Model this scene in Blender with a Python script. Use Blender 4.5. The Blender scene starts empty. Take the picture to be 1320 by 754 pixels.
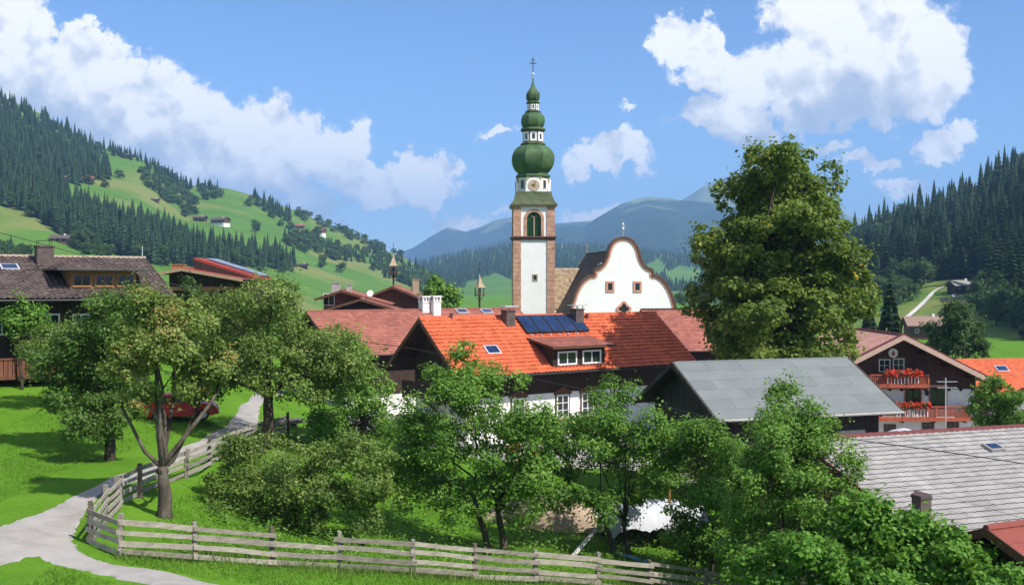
import bpy, math, random
import numpy as np
from mathutils import Vector, Matrix

# ------------------------------------------------------------------ camera, sky, sun, exposure
scene = bpy.context.scene
COL = scene.collection
R = math.radians
FPX, CX, HY = 1400.0, 660.0, 365.0          # focal length in pixels of a 1320 px wide frame, frame centre, horizon row

cam_data = bpy.data.cameras.new('camera')
cam_data.sensor_width = 36.0
cam_data.lens = FPX / 1320.0 * 36.0
cam_data.shift_y = -12.0 / 1320.0
cam_data.clip_start = 0.5
cam_data.clip_end = 40000.0
cam = bpy.data.objects.new('camera', cam_data)
COL.objects.link(cam)
cam.location = (0, 0, 0)
cam.rotation_euler = (R(90), 0, 0)
scene.camera = cam

SUN = Vector((0.66, -0.47, 0.92)).normalized()      # towards the sun
sun_el = math.asin(SUN.z)
sun_az = math.atan2(SUN.x, SUN.y)                   # clockwise from +Y

sun_data = bpy.data.lights.new('sun', 'SUN')
sun_data.energy = 4.6
sun_data.angle = R(0.53)
sun_data.color = (1.0, 0.955, 0.88)
sun = bpy.data.objects.new('sun', sun_data)
COL.objects.link(sun)
sun.rotation_euler = (-SUN).to_track_quat('-Z', 'Y').to_euler()

scene.view_settings.view_transform = 'Standard'
scene.view_settings.look = 'None'
scene.view_settings.exposure = 0.64
scene.view_settings.gamma = 1.0
scene.view_settings.use_curve_mapping = False
scene.render.engine = 'CYCLES'
scene.cycles.use_denoising = True
scene.cycles.max_bounces = 6
scene.cycles.diffuse_bounces = 3
scene.cycles.glossy_bounces = 2
scene.cycles.transmission_bounces = 3
scene.cycles.volume_bounces = 0
scene.cycles.transparent_max_bounces = 6
scene.cycles.use_adaptive_sampling = True
scene.cycles.adaptive_threshold = 0.02

world = bpy.data.worlds.new('World')
scene.world = world
world.use_nodes = True


def new_node(nt, kind, **kw):
    n = nt.nodes.new(kind)
    for k, v in kw.items():
        setattr(n, k, v)
    return n


def mth(nt, op, a, b=None, c=None, clamp=False):
    n = nt.nodes.new('ShaderNodeMath')
    n.operation = op
    n.use_clamp = clamp
    for i, v in enumerate((a, b, c)):
        if v is None:
            continue
        if isinstance(v, (int, float)):
            n.inputs[i].default_value = v
        else:
            nt.links.new(v, n.inputs[i])
    return n.outputs[0]


def vmth(nt, op, a, b=None, scale=None):
    n = nt.nodes.new('ShaderNodeVectorMath')
    n.operation = op
    for i, v in enumerate((a, b)):
        if v is None:
            continue
        if isinstance(v, (tuple, list)):
            n.inputs[i].default_value = v
        else:
            nt.links.new(v, n.inputs[i])
    if scale is not None:
        n.inputs['Scale'].default_value = scale
    return n.outputs['Value'] if op in ('LENGTH', 'DOT_PRODUCT', 'DISTANCE') else n.outputs['Vector']


def ramp(nt, fac, stops, interp='LINEAR'):
    n = nt.nodes.new('ShaderNodeValToRGB')
    n.color_ramp.interpolation = interp
    els = n.color_ramp.elements
    while len(els) < len(stops):
        els.new(0.5)
    for e, (p, c) in zip(els, stops):
        e.position = p
        e.color = tuple(c) + (1.0,) if len(c) == 3 else c
    nt.links.new(fac, n.inputs[0])
    return n.outputs[0]


def noise(nt, vec, scale, detail=4, rough=0.55, dist=0.0):
    n = nt.nodes.new('ShaderNodeTexNoise')
    n.inputs['Scale'].default_value = scale
    n.inputs['Detail'].default_value = detail
    n.inputs['Roughness'].default_value = rough
    n.inputs['Distortion'].default_value = dist
    nt.links.new(vec, n.inputs['Vector'])
    return n


def mixc(nt, fac, a, b, blend='MIX'):
    n = nt.nodes.new('ShaderNodeMix')
    n.data_type = 'RGBA'
    n.blend_type = blend
    for s, v in ((n.inputs['Factor'], fac), (n.inputs['A'], a), (n.inputs['B'], b)):
        if isinstance(v, (int, float)):
            if s.name == 'Factor':
                s.default_value = v
            else:
                s.default_value = (v, v, v, 1)
        elif isinstance(v, (tuple, list)):
            s.default_value = tuple(v)[:3] + (1,)
        else:
            nt.links.new(v, s)
    return [o for o in n.outputs if o.type == 'RGBA'][0]


# cumulus clouds of the sky: (column, row, radii) read as bearings, weight
CLOUDS = [
    (12, 34, 44, 28, 1), (50, 78, 58, 28, 1), (20, 110, 60, 40, 1), (112, 62, 54, 30, 1), (105, 120, 66, 50, 1),
    (185, 130, 72, 46, 1), (225, 170, 74, 60, 1), (150, 185, 80, 48, 1), (300, 190, 66, 48, 1), (372, 188, 60, 52, 1),
    (432, 206, 56, 46, 1), (330, 226, 92, 36, 1), (478, 238, 66, 28, 1), (556, 224, 48, 30, 1), (520, 247, 66, 20, 1),
    (590, 280, 95, 14, .62), (400, 268, 120, 18, .5),
    (884, 58, 42, 34, 1), (908, 90, 42, 30, 1), (1012, 18, 26, 16, .9), (1080, 28, 86, 54, 1), (1145, 48, 78, 60, 1),
    (1062, 92, 96, 46, 1), (1170, 108, 62, 46, 1), (1105, 132, 100, 34, 1), (985, 112, 66, 30, 1), (932, 152, 66, 26, .9),
    (962, 168, 50, 22, .9), (1206, 70, 26, 22, .9), (1222, 186, 44, 22, .9), (790, 196, 54, 26, .85), (802, 132, 30, 22, .5),
    (1112, 212, 42, 15, .75), (1165, 236, 60, 14, .6), (765, 276, 40, 15, .7), (640, 176, 46, 13, .5), (1060, 190, 60, 12, .5),
]


def blob_field(g, p, blobs):
    acc = None
    for (x, y, rx, ry, w) in blobs:
        a = math.atan((x - CX) / FPX)
        cx, cy = a, (HY - y) / FPX * math.cos(a)
        kx, ky = FPX / rx * .94, FPX / ry * .94
        n = g.nodes.new('ShaderNodeVectorMath')
        n.operation = 'MULTIPLY_ADD'
        n.inputs[1].default_value = (kx, ky, 0)
        n.inputs[2].default_value = (-cx * kx, -cy * ky, 0)
        g.links.new(p, n.inputs[0])
        l = vmth(g, 'LENGTH', n.outputs[0])
        if w != 1:
            l = mth(g, 'ADD', l, 1 - w)
        acc = l if acc is None else mth(g, 'MINIMUM', acc, l)
    return mth(g, 'SUBTRACT', 1.0, acc)


def bearing(g, d):
    sp = g.nodes.new('ShaderNodeSeparateXYZ')
    g.links.new(d, sp.inputs[0])
    az = mth(g, 'ARCTAN2', sp.outputs[0], sp.outputs[1])
    hor = mth(g, 'SQRT', mth(g, 'MAXIMUM', mth(g, 'MULTIPLY_ADD', sp.outputs[2], mth(g, 'MULTIPLY', sp.outputs[2], -1.0), 1.0), .001))
    v = mth(g, 'DIVIDE', sp.outputs[2], hor)
    cb = g.nodes.new('ShaderNodeCombineXYZ')
    g.links.new(az, cb.inputs[0])
    g.links.new(v, cb.inputs[1])
    return cb.outputs[0], az, v


def build_world():
    nt = world.node_tree
    nt.nodes.clear()
    out = nt.nodes.new('ShaderNodeOutputWorld')
    bg = nt.nodes.new('ShaderNodeBackground')
    sky = new_node(nt, 'ShaderNodeTexSky', sky_type='NISHITA', sun_disc=False)
    sky.sun_elevation = sun_el
    sky.sun_rotation = sun_az
    sky.altitude = 900
    sky.air_density = 1.0
    sky.dust_density = 0.2
    sky.ozone_density = 3.5
    d = nt.nodes.new('ShaderNodeTexCoord').outputs['Generated']
    p, az, v = bearing(nt, d)
    # billows: the outline is pushed about by turbulence
    w1 = noise(nt, d, 17, 7, .66)
    warp = vmth(nt, 'SCALE', vmth(nt, 'SUBTRACT', w1.outputs['Color'], (.5, .5, .5)), scale=.095)
    pw = vmth(nt, 'ADD', p, warp)
    D = blob_field(nt, pw, CLOUDS)
    # the rest of the sky carries the same kind of broken cumulus
    big = noise(nt, d, 3.2, 2, .5)
    far = mth(nt, 'MAXIMUM', mth(nt, 'MULTIPLY_ADD', mth(nt, 'ABSOLUTE', az), 6.0, -3.3, clamp=True),
              mth(nt, 'MULTIPLY_ADD', v, 8.0, -2.5, clamp=True))
    D = mth(nt, 'MAXIMUM', D, mth(nt, 'ADD', mth(nt, 'MULTIPLY_ADD', big.outputs[0], 5.0, -5.75), mth(nt, 'MULTIPLY', far, 3.0)))
    def billow(off):
        q = vmth(nt, 'ADD', vmth(nt, 'ADD', d, vmth(nt, 'SCALE', warp, scale=.30)), off)
        vo = nt.nodes.new('ShaderNodeTexVoronoi')
        vo.feature = 'F1'
        vo.inputs['Scale'].default_value = 27
        vo.inputs['Detail'].default_value = 2.0
        vo.inputs['Roughness'].default_value = .45
        vo.inputs['Lacunarity'].default_value = 2.3
        vo.normalize = True
        nt.links.new(q, vo.inputs['Vector'])
        return vo.outputs['Distance']
    puff = noise(nt, vmth(nt, 'ADD', d, vmth(nt, 'SCALE', warp, scale=.25)), 40, 6, .62)
    b1 = billow((0, 0, 0)); b2 = billow(tuple(SUN * .014))
    D = mth(nt, 'ADD', D, mth(nt, 'MULTIPLY_ADD', puff.outputs[0], 1.15, -.36))
    D = mth(nt, 'ADD', D, mth(nt, 'MULTIPLY_ADD', b1, -.8, .18))
    alpha = new_node(nt, 'ShaderNodeMapRange', interpolation_type='SMOOTHSTEP')
    nt.links.new(D, alpha.inputs['Value'])
    alpha.inputs['From Min'].default_value = .02
    alpha.inputs['From Max'].default_value = .34
    # shading: bulk above a place and billows towards the sun keep light from it
    pu = vmth(nt, 'ADD', vmth(nt, 'ADD', p, vmth(nt, 'SCALE', warp, scale=1.1)), (.012, .034, 0))
    Du = blob_field(nt, pu, BULK)
    under = mth(nt, 'MULTIPLY_ADD', Du, 1.25, .05, clamp=True)
    lit = mth(nt, 'MULTIPLY_ADD', mth(nt, 'SUBTRACT', b2, b1), 2.0, mth(nt, 'MULTIPLY_ADD', puff.outputs[0], .7, .62))
    shade = mth(nt, 'MULTIPLY', lit, mth(nt, 'MULTIPLY_ADD', under, -.62, 1.0), clamp=True)
    ccol = ramp(nt, shade, [(0.0, (.28, .34, .44)), (.40, (.42, .47, .55)), (.68, (.64, .65, .67)), (.95, (.90, .88, .85))])
    skyc = vmth(nt, 'MULTIPLY', sky.outputs[0], (.078, .093, .112))
    al = mth(nt, 'MULTIPLY', alpha.outputs[0], .97)
    c = mixc(nt, al, skyc, ccol)
    nt.links.new(c, bg.inputs['Color'])
    bg.inputs['Strength'].default_value = 1.0
    nt.links.new(bg.outputs[0], out.inputs['Surface'])
    world.cycles.sampling_method = 'NONE'


BULK = [(45, 110, 75, 50, 1), (110, 125, 80, 55, 1), (205, 165, 95, 55, 1), (330, 215, 110, 50, 1), (440, 225, 80, 40, 1), (550, 232, 55, 24, 1),
        (900, 90, 50, 36, 1), (1110, 105, 135, 62, 1), (965, 135, 75, 36, 1), (1222, 190, 44, 20, 1), (790, 200, 54, 24, 1)]
build_world()

# ------------------------------------------------------------------ helpers
rng = np.random.default_rng(7)
random.seed(7)


def P(x, y, Y):
    """the point seen at column x, row y when it stands Y metres away"""
    return Vector(((x - CX) / FPX * Y, Y, (HY - y) / FPX * Y))


def tag(o, label=None, cat=None, group=None, kind=None):
    if label: o['label'] = label
    if cat: o['category'] = cat
    if group: o['group'] = group
    if kind: o['kind'] = kind
    return o


def thing(name, label, cat, loc=(0, 0, 0), rz=0.0, group=None):
    o = bpy.data.objects.new(name, None)
    o.empty_display_size = .5
    COL.objects.link(o)
    o.location = loc
    o.rotation_euler = (0, 0, rz)
    return tag(o, label, cat, group)


def link_mesh(name, me, mat=None, parent=None, loc=None, rot=None):
    o = bpy.data.objects.new(name, me)
    COL.objects.link(o)
    if mat is not None and not me.materials:
        me.materials.append(mat)
    if parent is not None:
        o.parent = parent
    if loc is not None:
        o.location = loc
    if rot is not None:
        o.rotation_euler = rot
    return o


def np_mesh(name, verts, quads=None, tris=None, rnd=None, smooth=False):
    """fast mesh from numpy arrays; rnd = one random value per face"""
    me = bpy.data.meshes.new(name)
    verts = np.asarray(verts, np.float32)
    me.vertices.add(len(verts))
    me.vertices.foreach_set('co', verts.ravel())
    nq = 0 if quads is None else len(quads)
    ntr = 0 if tris is None else len(tris)
    loops = []
    if nq: loops.append(np.asarray(quads, np.int32).ravel())
    if ntr: loops.append(np.asarray(tris, np.int32).ravel())
    loops = np.concatenate(loops)
    me.loops.add(len(loops))
    me.loops.foreach_set('vertex_index', loops)
    me.polygons.add(nq + ntr)
    starts = np.concatenate([np.arange(nq) * 4, nq * 4 + np.arange(ntr) * 3]).astype(np.int32)
    me.polygons.foreach_set('loop_start', starts)
    me.polygons.foreach_set('use_smooth', np.full(nq + ntr, bool(smooth)))
    if rnd is not None:
        at = me.attributes.new('rnd', 'FLOAT', 'FACE')
        at.data.foreach_set('value', np.asarray(rnd, np.float32))
    me.update(calc_edges=True)
    return me


class MB:
    """collects simple solids of ONE part"""
    def __init__(self):
        self.v = []; self.f = []
        self.M = Matrix.Identity(4)

    def add(self, vs, fs):
        b = len(self.v)
        M = self.M
        self.v += [tuple(M @ Vector(p)) for p in vs]
        self.f += [tuple(i + b for i in f) for f in fs]
        return self

    def box(self, x0, x1, y0, y1, z0, z1):
        return self.add([(x0, y0, z0), (x1, y0, z0), (x1, y1, z0), (x0, y1, z0), (x0, y0, z1), (x1, y0, z1), (x1, y1, z1), (x0, y1, z1)],
                        [(3, 2, 1, 0), (4, 5, 6, 7), (0, 1, 5, 4), (1, 2, 6, 5), (2, 3, 7, 6), (3, 0, 4, 7)])

    def hexa(self, bot, top):
        return self.add(list(bot) + list(top), [(3, 2, 1, 0), (4, 5, 6, 7), (0, 1, 5, 4), (1, 2, 6, 5), (2, 3, 7, 6), (3, 0, 4, 7)])

    def prism(self, poly, axis, a, b):
        """poly: 2D outline, extruded along axis from a to b"""
        n = len(poly)
        def mk(p, t):
            return {'x': (t, p[0], p[1]), 'y': (p[0], t, p[1]), 'z': (p[0], p[1], t)}[axis]
        vs = [mk(p, a) for p in poly] + [mk(p, b) for p in poly]
        fs = [tuple(range(n))[::-1], tuple(range(n, 2 * n))]
        fs += [(i, (i + 1) % n, n + (i + 1) % n, n + i) for i in range(n)]
        return self.add(vs, fs)

    def bar(self, p, q, w, h=None, up=(0, 0, 1)):
        """rectangular bar from p to q"""
        h = w if h is None else h
        p = Vector(p); q = Vector(q)
        d = (q - p).normalized()
        s = d.cross(Vector(up))
        if s.length < 1e-4: s = d.cross(Vector((1, 0, 0)))
        s.normalize()
        t = s.cross(d).normalized()
        s = s * w / 2; t = t * h / 2
        return self.hexa([p - s - t, p + s - t, q + s - t, q - s - t], [p - s + t, p + s + t, q + s + t, q - s + t])

    def tube(self, pts, rad, n=8, cap=True):
        pts = [Vector(p) for p in pts]
        rad = rad if isinstance(rad, (list, tuple)) else [rad] * len(pts)
        vs = []; fs = []
        ref = Vector((0, 0, 1))
        for i, p in enumerate(pts):
            d = (pts[min(i + 1, len(pts) - 1)] - pts[max(i - 1, 0)]).normalized()
            a = ref if abs(d.dot(ref)) < .95 else Vector((1, 0, 0))
            s = d.cross(a).normalized(); t = s.cross(d).normalized()
            for k in range(n):
                an = 2 * math.pi * k / n
                vs.append(p + (s * math.cos(an) + t * math.sin(an)) * rad[i])
        for i in range(len(pts) - 1):
            for k in range(n):
                k2 = (k + 1) % n
                fs.append((i * n + k, i * n + k2, (i + 1) * n + k2, (i + 1) * n + k))
        if cap:
            fs.append(tuple(range(n))[::-1]); fs.append(tuple(range((len(pts) - 1) * n, len(pts) * n)))
        return self.add(vs, fs)

    def lathe(self, prof, n=8, c=(0, 0), phase=0.0):
        """prof = [(radius, z)...] turned about the vertical through c"""
        vs = []; fs = []
        for r, z in prof:
            for k in range(n):
                a = 2 * math.pi * (k + phase) / n
                vs.append((c[0] + r * math.cos(a), c[1] + r * math.sin(a), z))
        for i in range(len(prof) - 1):
            for k in range(n):
                k2 = (k + 1) % n
                fs.append((i * n + k, i * n + k2, (i + 1) * n + k2, (i + 1) * n + k))
        fs.append(tuple(range(n))[::-1]); fs.append(tuple(range((len(prof) - 1) * n, len(prof) * n)))
        return self.add(vs, fs)

    def build(self, name, mat, parent=None, smooth=False, loc=None):
        me = bpy.data.meshes.new(name)
        me.from_pydata([tuple(p) for p in self.v], [], self.f)
        if smooth:
            me.polygons.foreach_set('use_smooth', [True] * len(me.polygons))
        me.update()
        return link_mesh(name, me, mat, parent, loc)


def copy_tree(o, parent=None):
    c = o.copy()
    COL.objects.link(c)
    if parent is not None: c.parent = parent
    for ch in list(o.children):
        copy_tree(ch, c)
    return c


# ------------------------------------------------------------------ materials
MATS = {}


def mat(name, col, rough=.8, var=.12, scale=3.0, bump=0.0, bscale=40.0, metal=0.0, spec=.3, dirt=None, dirt_amt=.4, dscale=1.2,
        attr=0.0, stretch=None, col2=None):
    """principled material with colour mottling, grain, wear and fine relief"""
    if name in MATS: return MATS[name]
    m = bpy.data.materials.new(name); m.use_nodes = True
    nt = m.node_tree
    b = nt.nodes['Principled BSDF']
    tc = nt.nodes.new('ShaderNodeTexCoord')
    vec = tc.outputs['Object']
    if stretch:
        vec = vmth(nt, 'MULTIPLY', vec, stretch)
    n = noise(nt, vec, scale, 5, .6)
    lo = tuple(c * (1 - var) for c in col); hi = tuple(min(1, c * (1 + var)) for c in (col2 or col))
    c = ramp(nt, n.outputs[0], [(.3, lo), (.7, hi)])
    if dirt:
        dn = noise(nt, tc.outputs['Object'], dscale, 6, .65)
        k = ramp(nt, dn.outputs[0], [(.48, (0, 0, 0)), (.72, (dirt_amt,) * 3)])
        c = mixc(nt, k, c, dirt)
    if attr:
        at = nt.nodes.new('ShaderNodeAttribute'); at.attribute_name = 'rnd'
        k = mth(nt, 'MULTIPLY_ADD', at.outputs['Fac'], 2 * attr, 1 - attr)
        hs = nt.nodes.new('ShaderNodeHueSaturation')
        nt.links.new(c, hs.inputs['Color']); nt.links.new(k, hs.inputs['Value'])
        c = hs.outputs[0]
    nt.links.new(c, b.inputs['Base Color'])
    b.inputs['Roughness'].default_value = rough
    b.inputs['Metallic'].default_value = metal
    b.inputs['Specular IOR Level'].default_value = spec
    if bump:
        bn = noise(nt, vec, bscale, 4, .6)
        bp = nt.nodes.new('ShaderNodeBump')
        bp.inputs['Strength'].default_value = bump
        bp.inputs['Distance'].default_value = .03
        nt.links.new(bn.outputs[0], bp.inputs['Height'])
        nt.links.new(bp.outputs[0], b.inputs['Normal'])
    MATS[name] = m
    return m


def leaf_mat(name, stops, transl=.3, rough=.55, spec=.25):
    if name in MATS: return MATS[name]
    m = bpy.data.materials.new(name); m.use_nodes = True
    nt = m.node_tree
    b = nt.nodes['Principled BSDF']
    at = nt.nodes.new('ShaderNodeAttribute'); at.attribute_name = 'rnd'
    oi = nt.nodes.new('ShaderNodeObjectInfo')
    k = at.outputs['Fac'] if 'maple' in name else mth(nt, 'ADD', at.outputs['Fac'], mth(nt, 'MULTIPLY_ADD', oi.outputs['Random'], .24, -.12))
    c = ramp(nt, k, stops)
    nt.links.new(c, b.inputs['Base Color'])
    b.inputs['Roughness'].default_value = rough
    b.inputs['Specular IOR Level'].default_value = spec
    if transl:
        t = nt.nodes.new('ShaderNodeBsdfTranslucent')
        nt.links.new(mixc(nt, .5, c, (.35, .5, .05), 'MIX'), t.inputs['Color'])
        mx = nt.nodes.new('ShaderNodeMixShader')
        mx.inputs[0].default_value = transl
        nt.links.new(b.outputs[0], mx.inputs[1]); nt.links.new(t.outputs[0], mx.inputs[2])
        nt.links.new(mx.outputs[0], nt.nodes['Material Output'].inputs['Surface'])
    MATS[name] = m
    return m


def glass_mat():
    m = bpy.data.materials.new('window_glass'); m.use_nodes = True
    b = m.node_tree.nodes['Principled BSDF']
    b.inputs['Base Color'].default_value = (.018, .022, .028, 1)
    b.inputs['Roughness'].default_value = .06
    b.inputs['Specular IOR Level'].default_value = .7
    return m


GLASS = glass_mat()
WHITEWASH = mat('whitewash', (.80, .785, .75), .9, .04, 2, .25, 30, dirt=(.45, .42, .37), dirt_amt=.3, dscale=.8)
CHURCH_WHITE = mat('church_plaster', (.84, .825, .79), .9, .03, 1, .2, 12, dirt=(.6, .56, .5), dirt_amt=.28, dscale=.35)
DARKWOOD = mat('dark_wood', (.040, .024, .017), .8, .4, 6, .4, 20, stretch=(1, 1, .12))
BROWNWOOD = mat('brown_wood', (.11, .05, .028), .75, .3, 6, .3, 20, stretch=(1, 1, .15))
REDWOOD = mat('balcony_wood', (.36, .085, .045), .6, .25, 6, .2, 20, stretch=(1, 1, .2))
OAKWOOD = mat('window_oak', (.36, .17, .07), .6, .2, 8)
GREYWOOD = mat('weathered_fence', (.27, .235, .195), .9, .3, 5, .5, 30, dirt=(.10, .085, .065), dirt_amt=.55, dscale=2.5, stretch=(.5, .5, 2))
GREYWOOD_B = mat('weathered_fence_pale', (.37, .325, .27), .9, .25, 5, .5, 30, dirt=(.13, .11, .085), dirt_amt=.5, dscale=2.5, stretch=(.5, .5, 2))
BARNWOOD = mat('barn_boards', (.045, .037, .031), .9, .5, 5, .5, 20, stretch=(1, 1, .1))
WHITEPAINT = mat('white_paint', (.78, .77, .74), .5, .03)
PINKSTONE = mat('red_sandstone', (.50, .285, .19), .85, .25, 1.4, .3, 10, dirt=(.2, .1, .07), dirt_amt=.4)
PINKTRIM = mat('pink_trim', (.55, .27, .19), .85, .15, 2)
TRIMBROWN = mat('gable_cap', (.115, .06, .04), .7, .25, 2)
TAN = mat('tan_stone', (.40, .31, .20), .85, .2, 1.5)
COPPER = mat('green_copper', (.030, .082, .026), .62, .3, .8, .2, 6, dirt=(.13, .075, .035), dirt_amt=.45, dscale=.9, col2=(.055, .125, .04), spec=.4)
COPPER_OLD = mat('mossy_copper', (.075, .10, .045), .75, .35, 1.5, .3, 8, dirt=(.10, .06, .03), dirt_amt=.6, dscale=1.4)
GREENPAINT = mat('shutter_green', (.02, .10, .03), .5, .15)
GOLD = mat('gold', (.75, .50, .12), .35, .1, metal=.9)
IRON = mat('iron', (.05, .05, .05), .6, .2, metal=.6)
METALCAP = mat('pale_metal', (.62, .64, .66), .45, .08, metal=.4)
SLATE = mat('church_shingles', (.050, .043, .038), .8, .3, 1.2, 0, 20, attr=.25, dirt=(.11, .09, .07), dirt_amt=.5, dscale=.5)
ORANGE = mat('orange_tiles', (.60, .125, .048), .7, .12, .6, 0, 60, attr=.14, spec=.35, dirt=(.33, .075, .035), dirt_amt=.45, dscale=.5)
BROWNTILE = mat('brown_tiles', (.125, .092, .083), .75, .18, .7, 0, 60, attr=.22, dirt=(.09, .065, .055), dirt_amt=.5, dscale=.6)
REDBROWN = mat('red_brown_tiles', (.30, .105, .075), .8, .18, .5, 0, 60, attr=.18, dirt=(.19, .07, .05), dirt_amt=.5, dscale=.35)
REDSHEET = mat('red_roof_sheet', (.30, .045, .032), .65, .15, .6, attr=.08)
PINKTILE = mat('faded_red_tiles', (.50, .255, .195), .8, .15, .6, 0, 60, attr=.14, dirt=(.36, .14, .1), dirt_amt=.4, dscale=.5)
GREYFELT = mat('grey_roofing_felt', (.185, .20, .196), .85, .10, .7, 0, 80, attr=.09, dirt=(.22, .23, .22), dirt_amt=.35, dscale=.4)
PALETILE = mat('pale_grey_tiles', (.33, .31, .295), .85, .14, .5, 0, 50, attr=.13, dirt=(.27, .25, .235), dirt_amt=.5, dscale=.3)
DARKRED = mat('dark_red_sheet', (.22, .055, .040), .7, .2, .6)
MAROON = mat('maroon_tiles', (.14, .035, .035), .7, .2, 2)
BRICKDARK = mat('dark_chimney', (.10, .075, .068), .85, .3, 3, .3, 20)
CONCRETE = mat('concrete', (.36, .34, .31), .9, .2, 2, .3, 20)
BARK = mat('bark', (.105, .082, .062), .95, .45, 5, .8, 25, stretch=(1, 1, .3), dirt=(.21, .20, .165), dirt_amt=.6, dscale=2)
BARK_DARK = mat('bark_dark', (.065, .048, .036), .95, .45, 5, .8, 25, stretch=(1, 1, .3))
SOLAR = None


def solar_mat():
    m = bpy.data.materials.new('solar_glass'); m.use_nodes = True
    nt = m.node_tree; b = nt.nodes['Principled BSDF']
    tc = nt.nodes.new('ShaderNodeTexCoord')
    n = noise(nt, tc.outputs['Object'], .8, 3)
    nt.links.new(ramp(nt, n.outputs[0], [(.3, (.012, .022, .06)), (.7, (.022, .045, .115))]), b.inputs['Base Color'])
    b.inputs['Roughness'].default_value = .16
    b.inputs['Specular IOR Level'].default_value = .6
    return m


SOLAR = solar_mat()
LEAF_APPLE = leaf_mat('apple_leaves', [(0, (.048, .080, .016)), (.4, (.115, .185, .034)), (.75, (.205, .280, .062)), (.95, (.30, .33, .10)), (1, (.30, .19, .06))], .30)
LEAF_FRESH = leaf_mat('fresh_leaves', [(0, (.038, .092, .012)), (.4, (.098, .215, .026)), (.8, (.17, .315, .046)), (1, (.25, .38, .080))], .30)
LEAF_DEEP = leaf_mat('deep_leaves', [(0, (.030, .062, .012)), (.4, (.070, .138, .024)), (.8, (.12, .205, .040)), (1, (.18, .26, .065))], .26)
LEAF_BIG = leaf_mat('hazel_leaves', [(0, (.040, .110, .013)), (.4, (.092, .225, .022)), (.8, (.14, .30, .036)), (1, (.18, .31, .055))], .35)
LEAF_MAPLE = leaf_mat('maple_leaves', [(0, (.038, .070, .010)), (.4, (.098, .155, .019)), (.8, (.172, .225, .033)), (.975, (.21, .22, .04)), (.98, (.55, .38, .02)), (1, (.60, .36, .02))], .3)
LEAF_BROAD = leaf_mat('hillside_leaves', [(0, (.024, .052, .013)), (.5, (.048, .098, .022)), (1, (.085, .15, .034))], .2)
LEAF_SPRUCE = leaf_mat('spruce_needles', [(0, (.010, .026, .010)), (.5, (.021, .050, .017)), (1, (.042, .082, .026))], .08)
LEAF_BERRY = leaf_mat('orange_leaves', [(0, (.30, .10, .01)), (.6, (.55, .22, .02)), (1, (.65, .30, .03))], .25)
LEAF_FLOWER = leaf_mat('geraniums', [(0, (.03, .08, .012)), (.22, (.04, .10, .015)), (.25, (.40, .012, .008)), (1, (.72, .045, .018))], .15)

# ------------------------------------------------------------------ terrain
CTRL = [(0, 0, -1.8), (-30, 0, -.6), (30, 0, -6.5), (-30, 20, -4.5), (30, 20, -11.5), (0, 15, -4.4)]
for (x, y, Y) in [(0, 754, 27.5), (60, 690, 33), (158, 716, 32), (352, 730, 34.5), (540, 738, 37), (690, 747, 38.5), (850, 762, 40.5),
                  (1000, 800, 42), (200, 612, 43), (300, 548, 62), (328, 525, 70), (345, 508, 80), (0, 622, 43), (0, 560, 53),
                  (0, 500, 66), (0, 462, 76), (210, 664, 38), (380, 690, 42), (600, 705, 45), (780, 712, 47), (700, 655, 57)]:
    p = P(x, y, Y); CTRL.append((p.x, p.y, p.z))
CTRL += [(-3, 80, -12), (12, 92, -12.6), (-12, 86, -10.8), (10, 58, -11.6), (20, 62, -12.4), (25, 50, -13), (34, 97, -14), (46, 97, -14),
         (16, 38, -12.2), (35, 45, -14), (3, 165, -15), (15, 150, -15), (-60, 80, -3.5), (-60, 40, -4), (-45, 120, -6), (-70, 200, -6),
         (60, 120, -15), (80, 60, -16), (60, 250, -16), (0, 250, -17), (-100, 250, -7), (150, 150, -14), (150, 300, -16), (0, 350, -18),
         (-150, 150, -1), (-150, 300, -5), (-200, 450, -8), (0, 500, -18), (200, 400, -16), (200, 100, -15), (-20, 110, -11.5), (-15, 130, -13)]
CTRL = np.array(CTRL, float)


def tps_k(r2):
    return np.where(r2 > 1e-9, r2 * np.log(np.maximum(r2, 1e-9)) * .5, 0.0)


def tps_fit(c, lam=20.0):
    n = len(c)
    d2 = ((c[:, None, :2] - c[None, :, :2]) ** 2).sum(-1)
    A = np.zeros((n + 3, n + 3))
    A[:n, :n] = tps_k(d2) + lam * np.eye(n)
    A[:n, n] = 1; A[:n, n + 1:] = c[:, :2]
    A[n:, :n] = A[:n, n:].T
    b = np.zeros(n + 3); b[:n] = c[:, 2]
    return np.linalg.solve(A, b)


TPS = tps_fit(CTRL)


def ground_raw(X, Y):
    X = np.asarray(X, float); Y = np.asarray(Y, float)
    sh = np.broadcast(X, Y).shape
    X = np.broadcast_to(X, sh).ravel(); Y = np.broadcast_to(Y, sh).ravel()
    z = np.empty(len(X))
    n = len(CTRL)
    for i in range(0, len(X), 20000):
        x = X[i:i + 20000]; y = Y[i:i + 20000]
        d2 = (x[:, None] - CTRL[None, :, 0]) ** 2 + (y[:, None] - CTRL[None, :, 1]) ** 2
        z[i:i + 20000] = tps_k(d2) @ TPS[:n] + TPS[n] + TPS[n + 1] * x + TPS[n + 2] * y
    z = np.clip(z, -19, 4)
    r = np.hypot(X, Y - 150)
    k = np.clip((r - 230) / 250, 0, 1); k = k * k * (3 - 2 * k)
    z = z * (1 - k) - 18.0 * k
    near = np.clip(1 - np.hypot(X, Y - 50) / 120, 0, 1)
    z = z + near * (.07 * np.sin(X * .9 + 1.3 * np.sin(Y * .31)) * np.cos(Y * .7) + .05 * np.sin(X * 1.9 + Y * 1.3))
    return z.reshape(sh)


def gz(x, y):
    return float(ground_raw(np.array([x]), np.array([y]))[0])


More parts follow.
